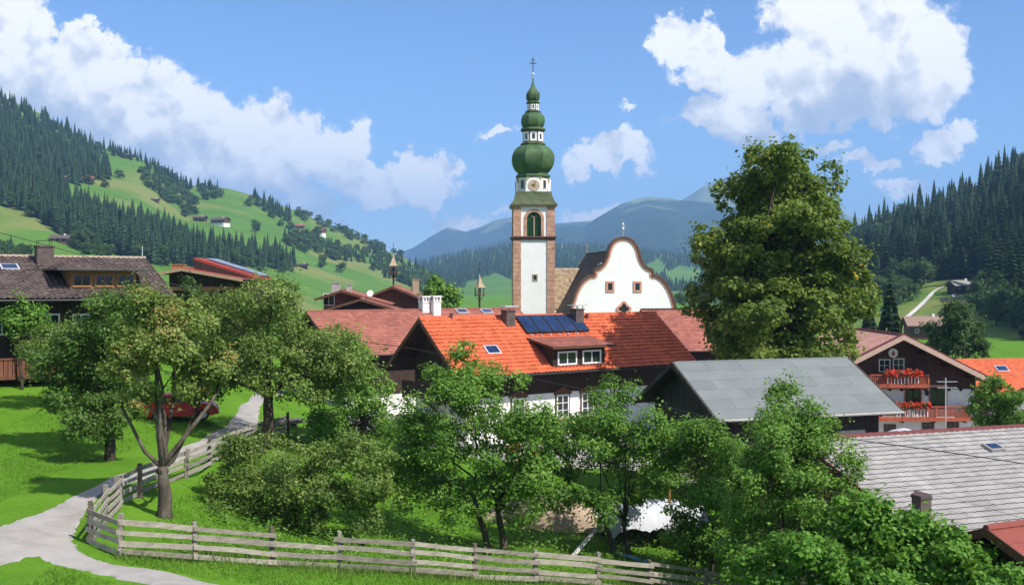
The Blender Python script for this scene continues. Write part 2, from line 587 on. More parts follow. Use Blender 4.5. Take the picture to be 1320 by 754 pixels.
def G(px, py, Ymin=18, Ymax=400):
    """first point of the ground seen at column px, row py"""
    Ys = np.concatenate([np.arange(Ymin, 120, .05), np.arange(120, Ymax, .5)])
    X = (px - CX) / FPX * Ys; Z = (HY - py) / FPX * Ys
    g = ground_raw(X, Ys)
    i = np.argmax(Z <= g)
    return Vector((X[i], Ys[i], g[i]))


def spline(pts, n=10):
    pts = [np.array(p, float) for p in pts]
    out = []
    for i in range(len(pts) - 1):
        p0 = pts[max(i - 1, 0)]; p1 = pts[i]; p2 = pts[i + 1]; p3 = pts[min(i + 2, len(pts) - 1)]
        for k in range(n):
            t = k / n
            out.append(.5 * ((2 * p1) + (-p0 + p2) * t + (2 * p0 - 5 * p1 + 4 * p2 - p3) * t * t + (-p0 + 3 * p1 - 3 * p2 + p3) * t ** 3))
    out.append(pts[-1])
    return np.array(out)


PATH_A = [((-150, 715), (-110, 762)), ((-60, 694), (-40, 742)), ((0, 677), (30, 722)), ((45, 659), (92, 716)), ((95, 638), (96, 688)),
          ((150, 613), (122, 646)), ((195, 594), (178, 620)), ((240, 573), (235, 593)), ((275, 556), (287, 573)), ((292, 546), (326, 557)),
          ((303, 533), (335, 543)), ((309, 523), (336, 527)), ((322, 512), (348, 512)), ((345, 503), (372, 502))]
PATH_B = [((40, 712), (92, 690)), ((70, 727), (97, 704)), ((105, 736), (118, 718)), ((150, 747), (155, 729)), ((230, 763), (235, 741)),
          ((330, 779), (335, 757)), ((470, 796), (475, 774))]


def ribbon(pairs, lift, name, material):
    L = spline([G(*a)[:2] for a, b in pairs], 10); Rr = spline([G(*b)[:2] for a, b in pairs], 10)
    n = len(L); m = 9
    j = rng.normal(0, .07, (n, 2))
    V = np.zeros((n, m, 2))
    for k in range(m):
        t = k / (m - 1)
        V[:, k] = L * (1 - t) + Rr * t
    V[:, 0] += j; V[:, -1] += rng.normal(0, .07, (n, 2))
    z = ground_raw(V[..., 0], V[..., 1]) + lift
    z[:, 0] -= .08; z[:, -1] -= .08
    ve = np.concatenate([V, z[..., None]], -1).reshape(-1, 3)
    q = [(i * m + k, i * m + k + 1, (i + 1) * m + k + 1, (i + 1) * m + k) for i in range(n - 1) for k in range(m - 1)]
    me = np_mesh(name, ve, quads=q, smooth=True)
    o = link_mesh(name, me, material)
    tag(o, kind='structure')
    cen = (L + Rr) / 2; hw = np.linalg.norm(L - Rr, axis=1) / 2
    return np.column_stack([cen, hw])


GRAVEL = mat('gravel_path', (.335, .31, .285), .95, .12, 1.2, .5, 60, dirt=(.20, .185, .15), dirt_amt=.6, dscale=.8)
PATHS = np.concatenate([ribbon(PATH_A, .045, 'path', GRAVEL), ribbon(PATH_B, .055, 'path', GRAVEL)])


def path_dist(X, Y):
    """signed distance outside the path edge"""
    X = np.asarray(X); Y = np.asarray(Y)
    d = np.full(X.shape, 1e9)
    for c in PATHS[::2]:
        d = np.minimum(d, np.hypot(X - c[0], Y - c[1]) - c[2])
    return d


def meadow_mat(name, a, b, c, s1=.25, s2=.03, bump=.6, dry=None, fine=9.0):
    m = bpy.data.materials.new(name); m.use_nodes = True
    nt = m.node_tree; bs = nt.nodes['Principled BSDF']
    tc = nt.nodes.new('ShaderNodeTexCoord'); v = tc.outputs['Object']
    n1 = noise(nt, v, s1, 6, .65); n2 = noise(nt, v, s2, 4, .6); n3 = noise(nt, v, fine, 3, .7)
    k = mth(nt, 'ADD', mth(nt, 'MULTIPLY', n1.outputs[0], .55), mth(nt, 'MULTIPLY', n3.outputs[0], .45))
    col = ramp(nt, k, [(.34, a), (.52, b), (.70, c)])
    if dry:
        col = mixc(nt, ramp(nt, n2.outputs[0], [(.50, (0, 0, 0)), (.60, (.85,) * 3)]), col, dry)
    nt.links.new(col, bs.inputs['Base Color'])
    bs.inputs['Roughness'].default_value = .95
    bs.inputs['Specular IOR Level'].default_value = .1
    bp = nt.nodes.new('ShaderNodeBump'); bp.inputs['Strength'].default_value = bump; bp.inputs['Distance'].default_value = .1
    nt.links.new(n3.outputs[0], bp.inputs['Height']); nt.links.new(bp.outputs[0], bs.inputs['Normal'])
    return m


MEADOW = meadow_mat('meadow_grass', (.055, .130, .009), (.092, .208, .013), (.135, .262, .024))
HILLGRASS = meadow_mat('hill_grass', (.058, .132, .018), (.080, .172, .024), (.108, .205, .034), s1=.02, s2=.008, bump=.2,
                       dry=(.175, .19, .055), fine=.4)


def build_ground():
    xs = np.concatenate([-np.geomspace(60, 12000, 45)[::-1], np.arange(-59.5, 60, .7), np.geomspace(60.5, 12000, 45)])
    ys = np.concatenate([-np.geomspace(12, 12000, 22)[::-1], np.arange(-10, 22, 2.0), np.arange(22, 100, .7), np.arange(100, 180, 2.5),
                         np.geomspace(182, 12000, 50)])
    X, Y = np.meshgrid(xs, ys)
    Z = ground_raw(X, Y)
    near = (np.abs(X) < 59) & (Y > 20) & (Y < 100)
    d = np.full(X.shape, 9.0); d[near] = path_dist(X[near], Y[near])
    V = np.stack([X, Y, Z], -1).reshape(-1, 3)
    ny, nx = X.shape
    I = np.arange(ny * nx).reshape(ny, nx)
    q = np.stack([I[:-1, :-1], I[:-1, 1:], I[1:, 1:], I[1:, :-1]], -1).reshape(-1, 4)
    tag(link_mesh('ground', np_mesh('ground', V, quads=q, smooth=True), MEADOW), kind='structure')


build_ground()


def build_added_yard():
    """gravel sheet added over the green ground between the houses"""
    xs = np.arange(-14, 62, 1.0); ys = np.arange(69, 128, 1.0)
    X, Y = np.meshgrid(xs, ys)
    e = np.minimum(np.minimum(X + 14, 61 - X) / 6, np.minimum(Y - 69, 127 - Y) / 6)
    X = X + .25 * np.sin(Y * 1.7); Y = Y + .25 * np.sin(X * 1.3)
    Z = ground_raw(X, Y) + .06
    Z[0] -= .3; Z[-1] -= .3; Z[:, 0] -= .3; Z[:, -1] -= .3
    ny, nx = X.shape
    I = np.arange(ny * nx).reshape(ny, nx)
    q = np.stack([I[:-1, :-1], I[:-1, 1:], I[1:, 1:], I[1:, :-1]], -1).reshape(-1, 4)
    tag(link_mesh('added_yard', np_mesh('added_yard', np.stack([X, Y, Z], -1).reshape(-1, 3), quads=q, smooth=True), GRAVEL), kind='structure')  # added so that less green light bounces onto the white walls


build_added_yard()


def fbm(x, y, seed, octv=5, base=1.0, gain=.55):
    r = np.random.default_rng(seed)
    s = 0; a = 1.0; f = base
    for o in range(octv):
        for k in range(3):
            th = r.uniform(0, 6.28); ph = r.uniform(0, 6.28)
            s = s + a / 3 * np.sin((x * math.cos(th) + y * math.sin(th)) * f + ph + 1.2 * np.sin((x * math.sin(th) - y * math.cos(th)) * f * .7 + ph))
        a *= gain; f *= 2.1
    return s


class Hill:
    """a slope given by the bearing of its foot and its crest and the distance of both"""
    def __init__(self, name, crest, foot, near, far, material, relief=.04, seed=1, step=6, rows=44, rough=0.0):
        self.c = np.array(crest, float); self.f = np.array(foot, float); self.n = np.array(near, float); self.r = np.array(far, float)
        self.relief = relief; self.seed = seed; self.rough = rough
        xs = np.arange(self.c[0, 0], self.c[-1, 0] + 1, step)
        t = np.linspace(0, 1, rows)
        X, T = np.meshgrid(xs, t)
        V = self.world_t(X, T)
        sk = V[0].copy(); sk[:, 2] -= 60; sk[:, :2] *= .97
        back = []
        for k in range(1, 7):
            b = V[-1].copy(); b[:, :2] *= 1 + .05 * k
            b[:, 2] = V[-1][:, 2] + (-60 - V[-1][:, 2]) * (1 - math.cos(math.pi * k / 6)) / 2
            back.append(b)
        V = np.concatenate([sk[None], V, np.array(back)])
        ny, nx = V.shape[:2]
        I = np.arange(ny * nx).reshape(ny, nx)
        q = np.stack([I[:-1, :-1], I[:-1, 1:], I[1:, 1:], I[1:, :-1]], -1).reshape(-1, 4)
        self.obj = tag(link_mesh(name, np_mesh(name, V.reshape(-1, 3), quads=q, smooth=True), material), kind='structure')

    def crest_y(self, x):
        y = np.interp(x, self.c[:, 0], self.c[:, 1])
        if self.rough:
            y = y + self.rough * fbm(np.asarray(x, float) / 40., 0, self.seed + 50, 5)
        return y

    def depth(self, x, t):
        nb = np.interp(x, self.n[:, 0], self.n[:, 1]); fr = np.interp(x, self.r[:, 0], self.r[:, 1])
        w = np.clip(t * 4, 0, 1)
        return nb * (fr / nb) ** t * (1 + self.relief * w * fbm(x / 70., t * 4, self.seed))

    def world_t(self, x, t):
        yb = np.interp(x, self.f[:, 0], self.f[:, 1]); ys = self.crest_y(x)
        y = yb + (ys - yb) * t
        D = self.depth(x, t)
        return np.stack([(x - CX) / FPX * D, D, (HY - y) / FPX * D], -1)

    def at(self, x, y):
        x = np.asarray(x, float); y = np.asarray(y, float)
        yb = np.interp(x, self.f[:, 0], self.f[:, 1]); ys = self.crest_y(x)
        t = np.clip((yb - y) / np.maximum(yb - ys, .5), 0, 1)
        return self.world_t(x, t)


HILL_L = Hill('hill', [(-900, -140), (-400, 0), (-150, 72), (0, 124), (60, 150), (100, 177), (134, 191), (178, 203), (242, 239), (293, 243),
                       (330, 253), (390, 275), (422, 291), (475, 312), (498, 323), (522, 333), (562, 355), (592, 376), (612, 394), (640, 402)],
              [(-900, 400), (300, 402), (640, 412)], [(-900, 420), (200, 440), (640, 900)],
              [(-900, 1400), (0, 1500), (300, 1550), (500, 1700), (640, 1750)], HILLGRASS, .03, 3)
HILL_R = Hill('hill', [(850, 396), (900, 382), (1000, 352), (1065, 330), (1080, 318), (1150, 284), (1200, 268), (1255, 250), (1270, 232), (1320, 212),
                       (1500, 130), (1800, 60), (2300, 0)],
              [(850, 440), (2300, 470)], [(850, 420), (1320, 300), (2300, 260)], [(850, 1000), (1320, 850), (2300, 700)], HILLGRASS, .025, 5)
FORESTFLOOR = meadow_mat('wooded_ridge', (.016, .030, .012), (.026, .048, .018), (.045, .075, .026), s1=.02, s2=.0022, bump=.4,
                         fine=.06)
RIDGEGRASS = meadow_mat('ridge_meadow', (.05, .12, .02), (.085, .18, .028), (.14, .21, .045), s1=.006, s2=.003, bump=.1, fine=.1)
RIDGE = Hill('hill', [(200, 375), (420, 360), (520, 345), (560, 334), (600, 326), (650, 317), (720, 316), (780, 318), (830, 323), (880, 328),
                      (960, 325), (1060, 328), (1200, 345), (1400, 350)],
             [(200, 384), (1400, 384)], [(200, 1500), (1400, 1500)], [(200, 3600), (1400, 3600)], RIDGEGRASS, .05, 8, step=5, rows=50, rough=.6)


def mountain_mat():
    m = bpy.data.materials.new('mountain'); m.use_nodes = True
    nt = m.node_tree; bs = nt.nodes['Principled BSDF']
    tc = nt.nodes.new('ShaderNodeTexCoord'); v = tc.outputs['Object']
    n1 = noise(nt, v, .0022, 6, .62); n3 = noise(nt, v, .02, 5, .7)
    sp = nt.nodes.new('ShaderNodeSeparateXYZ'); nt.links.new(v, sp.inputs[0])
    h = mth(nt, 'ADD', mth(nt, 'MULTIPLY', sp.outputs[2], .00125), mth(nt, 'MULTIPLY_ADD', n1.outputs[0], 1.1, -.55))
    forest = ramp(nt, n3.outputs[0], [(.35, (.016, .032, .014)), (.7, (.04, .07, .03))])
    alp = ramp(nt, n3.outputs[0], [(.35, (.13, .17, .06)), (.7, (.22, .25, .12))])
    c = mixc(nt, ramp(nt, h, [(.62, (0, 0, 0)), (.74, (1, 1, 1))]), forest, alp)
    nt.links.new(c, bs.inputs['Base Color']); bs.inputs['Roughness'].default_value = 1; bs.inputs['Specular IOR Level'].default_value = 0
    return m


MOUNT = mountain_mat()
Hill('mountain', [(560, 330), (640, 312), (690, 296), (735, 291), (752, 293), (770, 281), (800, 263), (820, 256), (835, 253), (865, 255), (880, 258),
                  (920, 262), (980, 275), (1060, 290), (1200, 315), (1500, 330)],
     [(560, 372), (1500, 372)], [(560, 4200), (1500, 4200)], [(560, 7000), (1500, 7000)], MOUNT, .06, 21, step=4, rows=60, rough=1.0)
Hill('mountain', [(380, 345), (480, 336), (530, 320), (556, 304), (578, 293), (600, 299), (612, 296), (640, 284), (660, 281), (690, 289), (720, 288), (800, 282),
                  (860, 268), (885, 255), (905, 242), (925, 233), (945, 227), (975, 231), (1030, 255), (1080, 272), (1150, 295), (1300, 325), (1500, 335)],
     [(380, 370), (1500, 370)], [(380, 6000), (1500, 6000)], [(380, 9300), (1500, 9300)], MOUNT, .05, 33, step=4, rows=50, rough=1.2)

# the air of the valley
hz = MB().box(-13500, 13500, -13500, 13500, -140, 1000).build('haze', None)
hm = bpy.data.materials.new('haze'); hm.use_nodes = True
hn = hm.node_tree; hn.nodes.clear()
ho = hn.nodes.new('ShaderNodeOutputMaterial'); hv = hn.nodes.new('ShaderNodeVolumePrincipled')
hv.inputs['Color'].default_value = (.32, .58, 1.0, 1)
hv.inputs['Density'].default_value = 1.2e-4
hv.inputs['Anisotropy'].default_value = 0.0
hn.links.new(hv.outputs[0], ho.inputs['Volume'])
hz.data.materials.append(hm)
tag(hz, 'pale blue haze filling the valley air', 'haze', kind='stuff')

# ------------------------------------------------------------------ trees
def unit(a):
    return a / np.maximum(np.linalg.norm(a, axis=-1, keepdims=True), 1e-6)


def leaf_quads(C, out, L, W, r, flat=.5):
    """one folded diamond leaf at each point of C"""
    n = len(C)
    nrm = unit(out * .75 + np.array([0, 0, .5]) + r.normal(0, .45, (n, 3)))
    a = unit(np.cross(nrm, r.normal(0, 1, (n, 3))))
    a = unit(a + np.array([0, 0, -.25]))
    b = unit(np.cross(nrm, a))
    s = r.uniform(.7, 1.3, (n, 1))
    a = a * L * s; b = b * W * s
    v = np.stack([C - a * .5, C - b * .5 + nrm * L * .08, C + a * .5, C + b * .5 + nrm * L * .08], 1)
    return v.reshape(-1, 3), np.arange(n * 4).reshape(n, 4)


def crown_mesh(name, lobes, n_leaves, leaf, r, clump=.42, per=34, shell=.45, wide=.62, sub=None, special=()):
    """lobes: list of (centre, radii) in metres. Every lobe carries leafy sprays: small domes of leaves with
    shaded room below and between them, plus loose shoots that roughen the outline"""
    cs = np.array([l[0] for l in lobes], float); rs = np.array([l[1] for l in lobes], float)
    area = (rs[:, 0] * rs[:, 1] * rs[:, 2]) ** (2 / 3)
    sr = clump * 1.45                                   # mean spray radius
    ns = np.maximum(5, (area / sr ** 2 * 2.9)).astype(int)
    pick = np.repeat(np.arange(len(lobes)), ns)
    m = len(pick)
    d = r.normal(0, 1, (m, 3)); d[:, 2] += .25; d = unit(d)
    rad = r.uniform(.62, 1.0, (m, 1))
    inner = r.uniform(0, 1, (m, 1)) < .18
    rad = np.where(inner, rad * .45, rad)
    cc = cs[pick] + d * np.maximum(rs[pick] - sr * .5, rs[pick] * .4) * rad + r.normal(0, .10, (m, 3)) * sr
    cen = cs.mean(0)
    out = unit(d + .4 * unit(cc - cen) + np.array([0, 0, .35]))
    size = sr * r.uniform(.55, 1.30, m)
    w = size ** 2; w /= w.sum()
    idx = r.choice(m, n_leaves, p=w)
    dd = unit(r.normal(0, 1, (n_leaves, 3)) + out[idx] * .75)
    q = r.uniform(.35, 1.05, (n_leaves, 1)) ** .7
    C = cc[idx] + dd * q * size[idx][:, None] * np.array([1.08, 1.08, .74])
    # loose shoots
    k = r.uniform(0, 1, n_leaves) < .10
    C[k] += out[idx][k] * size[idx][k][:, None] * r.uniform(.2, .9, (k.sum(), 1)) + r.normal(0, .12, (k.sum(), 3)) * sr
    V, Q = leaf_quads(C, unit(dd * .9 + out[idx] * .3), leaf, leaf * wide, r)
    tone = np.clip(r.normal(.50, .15, m), .1, .9)
    rnd = np.clip(tone[idx] + r.normal(0, .17, n_leaves), 0, .97)
    for (p, rr) in special:
        rnd[np.linalg.norm(C - np.array(p), axis=1) < rr] = r.uniform(.985, 1)
    return np_mesh(name, V, quads=Q, rnd=rnd), cc


def limb_mesh(name, base, fork, lobes, clumps, r0, r, lean=(0, 0), twigs=60, trunks=1):
    mb = MB()
    base = np.array(base, float)
    forks = []
    for k in range(trunks):
        b = base + (np.array([(k - (trunks - 1) / 2) * .6, r.uniform(-.2, .2), 0]))
        top = np.array(fork, float) + np.array([(k - (trunks - 1) / 2) * .9, r.uniform(-.3, .3), r.uniform(-.2, .3) * (trunks > 1)])
        pts = []; rad = []
        n = 7
        for i in range(n + 1):
            t = i / n
            p = b * (1 - t) + top * t + np.array([math.sin(t * 4 + k) * .10, math.cos(t * 5 + k) * .08, 0]) * (top[2] - b[2]) * .35 * math.sin(math.pi * t)
            if i == 0: p = p - np.array([0, 0, .4])
            pts.append(p); rad.append(r0 / math.sqrt(trunks) * (1.35 if i == 0 else 1.0) * (1 - .38 * t) * r.uniform(.95, 1.08))
        mb.tube(pts, rad, 9)
        forks.append((top, rad[-1]))
    ends = []
    for (c, rr) in lobes:
        c = np.array(c, float)
        f, fr = forks[r.integers(len(forks))]
        L = np.linalg.norm(c - f)
        mid = (f + c) / 2 + r.normal(0, .10, 3) * L + np.array([0, 0, .08 * L])
        q1 = f * .72 + mid * .28 + r.normal(0, .03, 3) * L
        rb = fr * r.uniform(.5, .8)
        mb.tube([f - (mid - f) * .12, q1, mid, mid * .45 + c * .55 + r.normal(0, .04, 3) * L, c], [rb, rb * .8, rb * .55, rb * .38, rb * .2], 6)
        ends += [(mid, rb * .4), (c, rb * .2), (q1, rb * .5)]
    E = np.array([e[0] for e in ends])
    for i in r.choice(len(clumps), min(twigs, len(clumps)), replace=False):
        c = clumps[i]
        j = int(np.argmin(((E - c) ** 2).sum(1)))
        s = E[j]; L = np.linalg.norm(c - s)
        m = (s + c) / 2 + r.normal(0, .1, 3) * L
        mb.tube([s, m, c], [min(.045, ends[j][1] * .8), .022, .010], 4, cap=False)
    me = bpy.data.meshes.new(name)
    me.from_pydata(mb.v, [], mb.f)
    me.polygons.foreach_set('use_smooth', [True] * len(me.polygons))
    me.update()
    return me


def photo_tree(name, label, cat, base_px, Y, lobes_px, n_leaves, leaf, lm, bark=None, r0=.2, fork=.35, trunks=1, seed=0, twigs=70, depth=.85,
               clump=.42, per=34, group=None, base_world=None, fork_at=None, shell=.45, wide=.62, special=(), grow_=1.16):
    """a tree standing Y metres off; its lobes are (column, row, half width, half height) at that distance, with their own depth"""
    r = np.random.default_rng(seed + 100)
    x = (base_px - CX) / FPX * Y
    z = gz(x, Y)
    o = thing(name, label, cat, (x, Y, z), 0, group)
    lobes = []
    mx = max(l[2] for l in lobes_px) / FPX * Y
    for i, l in enumerate(lobes_px):
        dy = (l[4] if len(l) > 4 else r.uniform(-1, 1) * mx * .8)
        Yl = Y + dy
        p = P(l[0], l[1], Yl)
        lobes.append(((p.x - x, dy, p.z - z), (l[2] * grow_ / FPX * Yl, max(l[2], l[3]) * grow_ / FPX * Yl * depth, l[3] * grow_ / FPX * Yl)))
    sp = [(np.array(P(a, b, Y + c)) - np.array([x, Y, z]), rr) for (a, b, c, rr) in special]
    me, cc = crown_mesh('crown', lobes, int(n_leaves * 2.1), leaf * 1.05, r, clump, per, shell, wide, special=sp)
    top = max(l[0][2] for l in lobes)
    cxm = float(np.mean([l[0][0] for l in lobes]))
    fk = fork_at if fork_at is not None else (cxm * .35, 0, top * fork)
    link_mesh('trunk', limb_mesh('trunk', (0, 0, 0), fk, lobes, cc, r0, r, twigs=twigs, trunks=trunks), bark or BARK, o)
    link_mesh('crown', me, lm, o)
    return o


def spruce_arrays(H, Rm, tiers, nb, r, side=True):
    """drooping whorls of needle boughs"""
    V = []; Q = []
    for i in range(tiers):
        t = i / (tiers - 1)
        z = H * (.07 + .91 * t)
        Rr = Rm * (1 - t) ** .75 + .12
        n = max(4, int(nb * (1 - .5 * t)))
        a0 = r.uniform(0, 6.28)
        for k in range(n):
            a = a0 + 6.283 * k / n + r.normal(0, .12)
            l = Rr * r.uniform(.72, 1.15)
            d = np.array([math.cos(a), math.sin(a), 0]); s = np.array([-d[1], d[0], 0])
            dro = l * r.uniform(.22, .45)
            w = l * (.30 if side else .42) + .12
            z0 = z + r.normal(0, .01) * H
            p0 = np.array([0, 0, z0]); pm = d * l * .55 + np.array([0, 0, z0 - dro * .35]); p1 = d * l + np.array([0, 0, z0 - dro])
            b = len(V)
            V += [p0, pm - s * w - [0, 0, dro * .25], p1, pm + s * w - [0, 0, dro * .25]]
            Q.append((b, b + 1, b + 2, b + 3))
            if side:
                for sg in (-1, 1):
                    dd = d * .8 + s * sg * .6
                    e = pm * .7 + dd * l * .48 + np.array([0, 0, -dro * .35])
                    b = len(V)
                    m2 = (pm * .55 + e) / 1.55
                    V += [pm * .5 + p0 * .5, m2 - s * w * .4 * sg - [0, 0, .12 * l], e, m2 + d * w * .5]
                    Q.append((b, b + 1, b + 2, b + 3))
    if not side:                       # dense inner needles
        m = 6
        for (ra, za, rb, zb) in ((.62, .06, .36, .45), (.36, .45, .02, .97)):
            for k in range(m):
                a, c = 6.283 * k / m, 6.283 * (k + 1) / m
                b = len(V)
                V += [np.array([Rm * ra * math.cos(a), Rm * ra * math.sin(a), H * za]), np.array([Rm * ra * math.cos(c), Rm * ra * math.sin(c), H * za]),
                      np.array([Rm * rb * math.cos(c), Rm * rb * math.sin(c), H * zb]), np.array([Rm * rb * math.cos(a), Rm * rb * math.sin(a), H * zb])]
                Q.append((b, b + 1, b + 2, b + 3))
    V = np.array(V); Q = np.array(Q)
    rnd = np.clip(r.normal(.45, .2, len(Q)), 0, 1)
    return V, Q, rnd


SPR_R = np.random.default_rng(11)
SPRUCE = []
for k in range(5):
    V, Q, rd = spruce_arrays(1.0 * 24, SPR_R.uniform(3.9, 5.2), 19, 11, SPR_R)
    me = np_mesh('spruce_crown', V, quads=Q, rnd=rd); me.materials.append(LEAF_SPRUCE)
    tm = MB().tube([(0, 0, -1.5), (0, 0, 8), (0, 0, 23)], [.32, .24, .03], 6)
    tme = bpy.data.meshes.new('spruce_trunk'); tme.from_pydata(tm.v, [], tm.f); tme.materials.append(BARK_DARK)
    SPRUCE.append((me, tme))
SPR_LOW = [spruce_arrays(24.0, SPR_R.uniform(4.6, 6.2), 9, 8, SPR_R, side=False) for k in range(5)]
SPR_FAR = [spruce_arrays(24.0, 6.0, 3, 5, SPR_R, side=False) for k in range(4)]


def broad_unit(r, n, leaf):
    lobes = [((0, 0, 5.4), (4.4, 4.4, 5.0))]
    for k in range(7):
        a = r.uniform(0, 6.28); q = r.uniform(1.5, 3.2)
        lobes.append(((q * math.cos(a), q * math.sin(a), r.uniform(1.8, 8.8)), (r.uniform(2.0, 3.0),) * 2 + (r.uniform(1.7, 2.8),)))
    return lobes


BROAD = []
for k in range(4):
    r_ = np.random.default_rng(60 + k)
    lb = broad_unit(r_, 0, 0)
    me, cc = crown_mesh('broad_crown', lb, 3000, .70, r_, .75)
    me.materials.append(LEAF_BROAD)
    tme = limb_mesh('broad_trunk', (0, 0, -1), (0, 0, 2.6), lb, cc, .34, r_, twigs=0); tme.materials.append(BARK_DARK)
    BROAD.append((me, tme))
BROAD_LOW = []
for k in range(3):
    r_ = np.random.default_rng(80 + k)
    me, cc = crown_mesh('tmp', broad_unit(r_, 0, 0), 250, 2.2, r_, 1.1)
    V = np.empty(len(me.vertices) * 3, np.float32); me.vertices.foreach_get('co', V)
    Q = np.arange(len(V) // 3).reshape(-1, 4)
    BROAD_LOW.append((V.reshape(-1, 3), Q, np.clip(r_.normal(.45, .2, len(Q)), 0, 1)))
    bpy.data.meshes.remove(me)


def in_poly(px, py, poly):
    inside = np.zeros(len(px), bool)
    n = len(poly)
    for i in range(n):
        x1, y1 = poly[i]; x2, y2 = poly[(i + 1) % n]
        c = ((y1 > py) != (y2 > py)) & (px < (x2 - x1) * (py - y1) / ((y2 - y1) + 1e-12) + x1)
        inside ^= c
    return inside


def scatter(poly, spacing, r, holes=()):
    xs = [p[0] for p in poly]; ys = [p[1] for p in poly]
    sx = spacing; sy = spacing * .62
    gx, gy = np.meshgrid(np.arange(min(xs), max(xs), sx), np.arange(min(ys), max(ys), sy))
    x = gx.ravel() + r.uniform(-.5, .5, gx.size) * sx; y = gy.ravel() + r.uniform(-.5, .5, gx.size) * sy
    k = in_poly(x, y, poly)
    for h in holes: k &= ~in_poly(x, y, h)
    return x[k], y[k]


TR = np.random.default_rng(42)
conif = []      # (x, y, z, height, where)
broad = []


def plant(hill, poly, spacing, frac_broad, where, hs=(19, 28), hb=(10, 15), holes=()):
    x, y = scatter(poly, spacing, TR, holes)
    W = hill.at(x, y)
    for w in W:
        if TR.uniform() < frac_broad:
            broad.append((*w, TR.uniform(*hb), where))
        else:
            conif.append((*w, TR.uniform(*hs), where))


W_L = 'the big wood on the steep slope above the brown roof'
W_R = 'the dark forest on the slope behind the red balconied chalet'
plant(HILL_L, [(-400, 20), (0, 126), (60, 152), (100, 178), (134, 194), (148, 230), (118, 238), (70, 240), (92, 256), (130, 272), (165, 285), (220, 298),
               (262, 318), (310, 326), (345, 325), (383, 345), (378, 352), (330, 342), (300, 342), (260, 347), (178, 338), (137, 325), (83, 305),
               (32, 275), (0, 266), (-400, 230)], 6.2, .10, 'L', (14, 23))
plant(HILL_L, [(134, 190), (180, 203), (245, 238), (290, 243), (272, 249), (240, 249), (180, 212), (140, 200)], 6.0, .25, 'L', (13, 19))
plant(HILL_L, [(324, 254), (345, 261), (378, 282), (372, 287), (340, 272)], 5.5, .15, 'L', (15, 22))
plant(HILL_L, [(362, 303), (385, 300), (420, 313), (450, 319), (485, 326), (500, 331), (478, 341), (430, 337), (400, 328), (370, 320)], 7.5, .5, 'L', (12, 18))
plant(HILL_L, [(492, 328), (530, 341), (565, 359), (592, 379), (600, 393), (560, 391), (530, 374), (500, 360), (475, 347), (482, 339)], 7.0, .6, 'L', (12, 19))
plant(HILL_L, [(178, 222), (205, 226), (236, 244), (255, 262), (240, 268), (212, 262), (186, 240)], 7.0, .8, 'L', (12, 16), (9, 14))
plant(HILL_L, [(258, 248), (288, 246), (290, 256), (262, 258)], 8.0, .9, 'L', (12, 16), (11, 15))
plant(HILL_L, [(236, 270), (252, 272), (250, 282), (238, 282)], 7.0, .9, 'L', (10, 14), (9, 13))
plant(HILL_L, [(318, 256), (336, 262), (346, 276), (330, 272)], 9.0, .8, 'L', (12, 16), (9, 13))
plant(HILL_L, [(380, 276), (440, 298), (500, 326), (494, 328), (436, 302), (382, 281)], 7.5, .9, 'L', (12, 16), (11, 16))
plant(HILL_L, [(98, 312), (125, 318), (150, 334), (120, 332), (95, 322)], 8.0, .9, 'L', (10, 13), (7, 11))
plant(HILL_L, [(300, 330), (345, 334), (382, 352), (340, 350), (300, 345)], 8.0, .5, 'L', (14, 20), (9, 13))
plant(HILL_L, [(-60, 318), (0, 318), (38, 331), (40, 350), (-60, 350)], 9.0, .75, 'L', (12, 16), (8, 11))
for (x, y) in [(264, 252), (282, 252), (154, 230), (135, 242), (242, 277), (320, 266), (351, 281), (328, 292), (385, 275), (399, 280), (411, 286), (424, 291), (437, 296),
               (446, 300), (460, 304), (470, 309), (485, 317), (492, 320), (300, 330), (105, 318), (112, 322), (98, 320), (220, 262), (250, 264), (362, 292), (374, 296),
               (410, 303), (330, 300), (508, 327), (516, 331), (100, 318), (415, 345), (440, 352)]:
    broad.append((*HILL_L.at(x, y), TR.uniform(11, 16), 'L'))
CLEAR = [(1168, 374), (1200, 366), (1235, 362), (1262, 366), (1268, 396), (1255, 408), (1225, 415), (1180, 415), (1165, 400)]
plant(HILL_R, [(1020, 352), (1065, 332), (1080, 320), (1150, 286), (1200, 270), (1255, 252), (1270, 234), (1320, 214), (1420, 172), (1420, 470), (1330, 440),
               (1305, 415), (1275, 400), (1268, 372), (1248, 360), (1225, 360), (1195, 366), (1165, 376), (1100, 392), (1020, 392)], 9.5, .12, 'R', (17, 28), holes=[CLEAR])
plant(HILL_R, [(868, 392), (900, 384), (960, 366), (1020, 352), (1020, 392), (870, 396)], 8.0, .4, 'R', (10, 16), (7, 10))
for (x, y) in [(1090, 388), (1104, 384), (1138, 378), (1160, 372), (1179, 366), (1188, 372), (1220, 358), (1236, 356), (1172, 388), (1120, 392), (1150, 394), (1076, 392),
               (1082, 380), (1096, 374), (1110, 380), (1126, 374), (1146, 370), (1168, 362), (1084, 396), (1100, 398), (1115, 386), (1130, 388), (1156, 384), (1264, 398), (1270, 412), (1284, 420), (1310, 410), (1275, 402), (1290, 412), (1306, 420), (1283, 392), (1300, 404), (1318, 424), (1296, 390), (880, 394), (896, 391)]:
    broad.append((*HILL_R.at(x, y), TR.uniform(11, 17), 'R'))

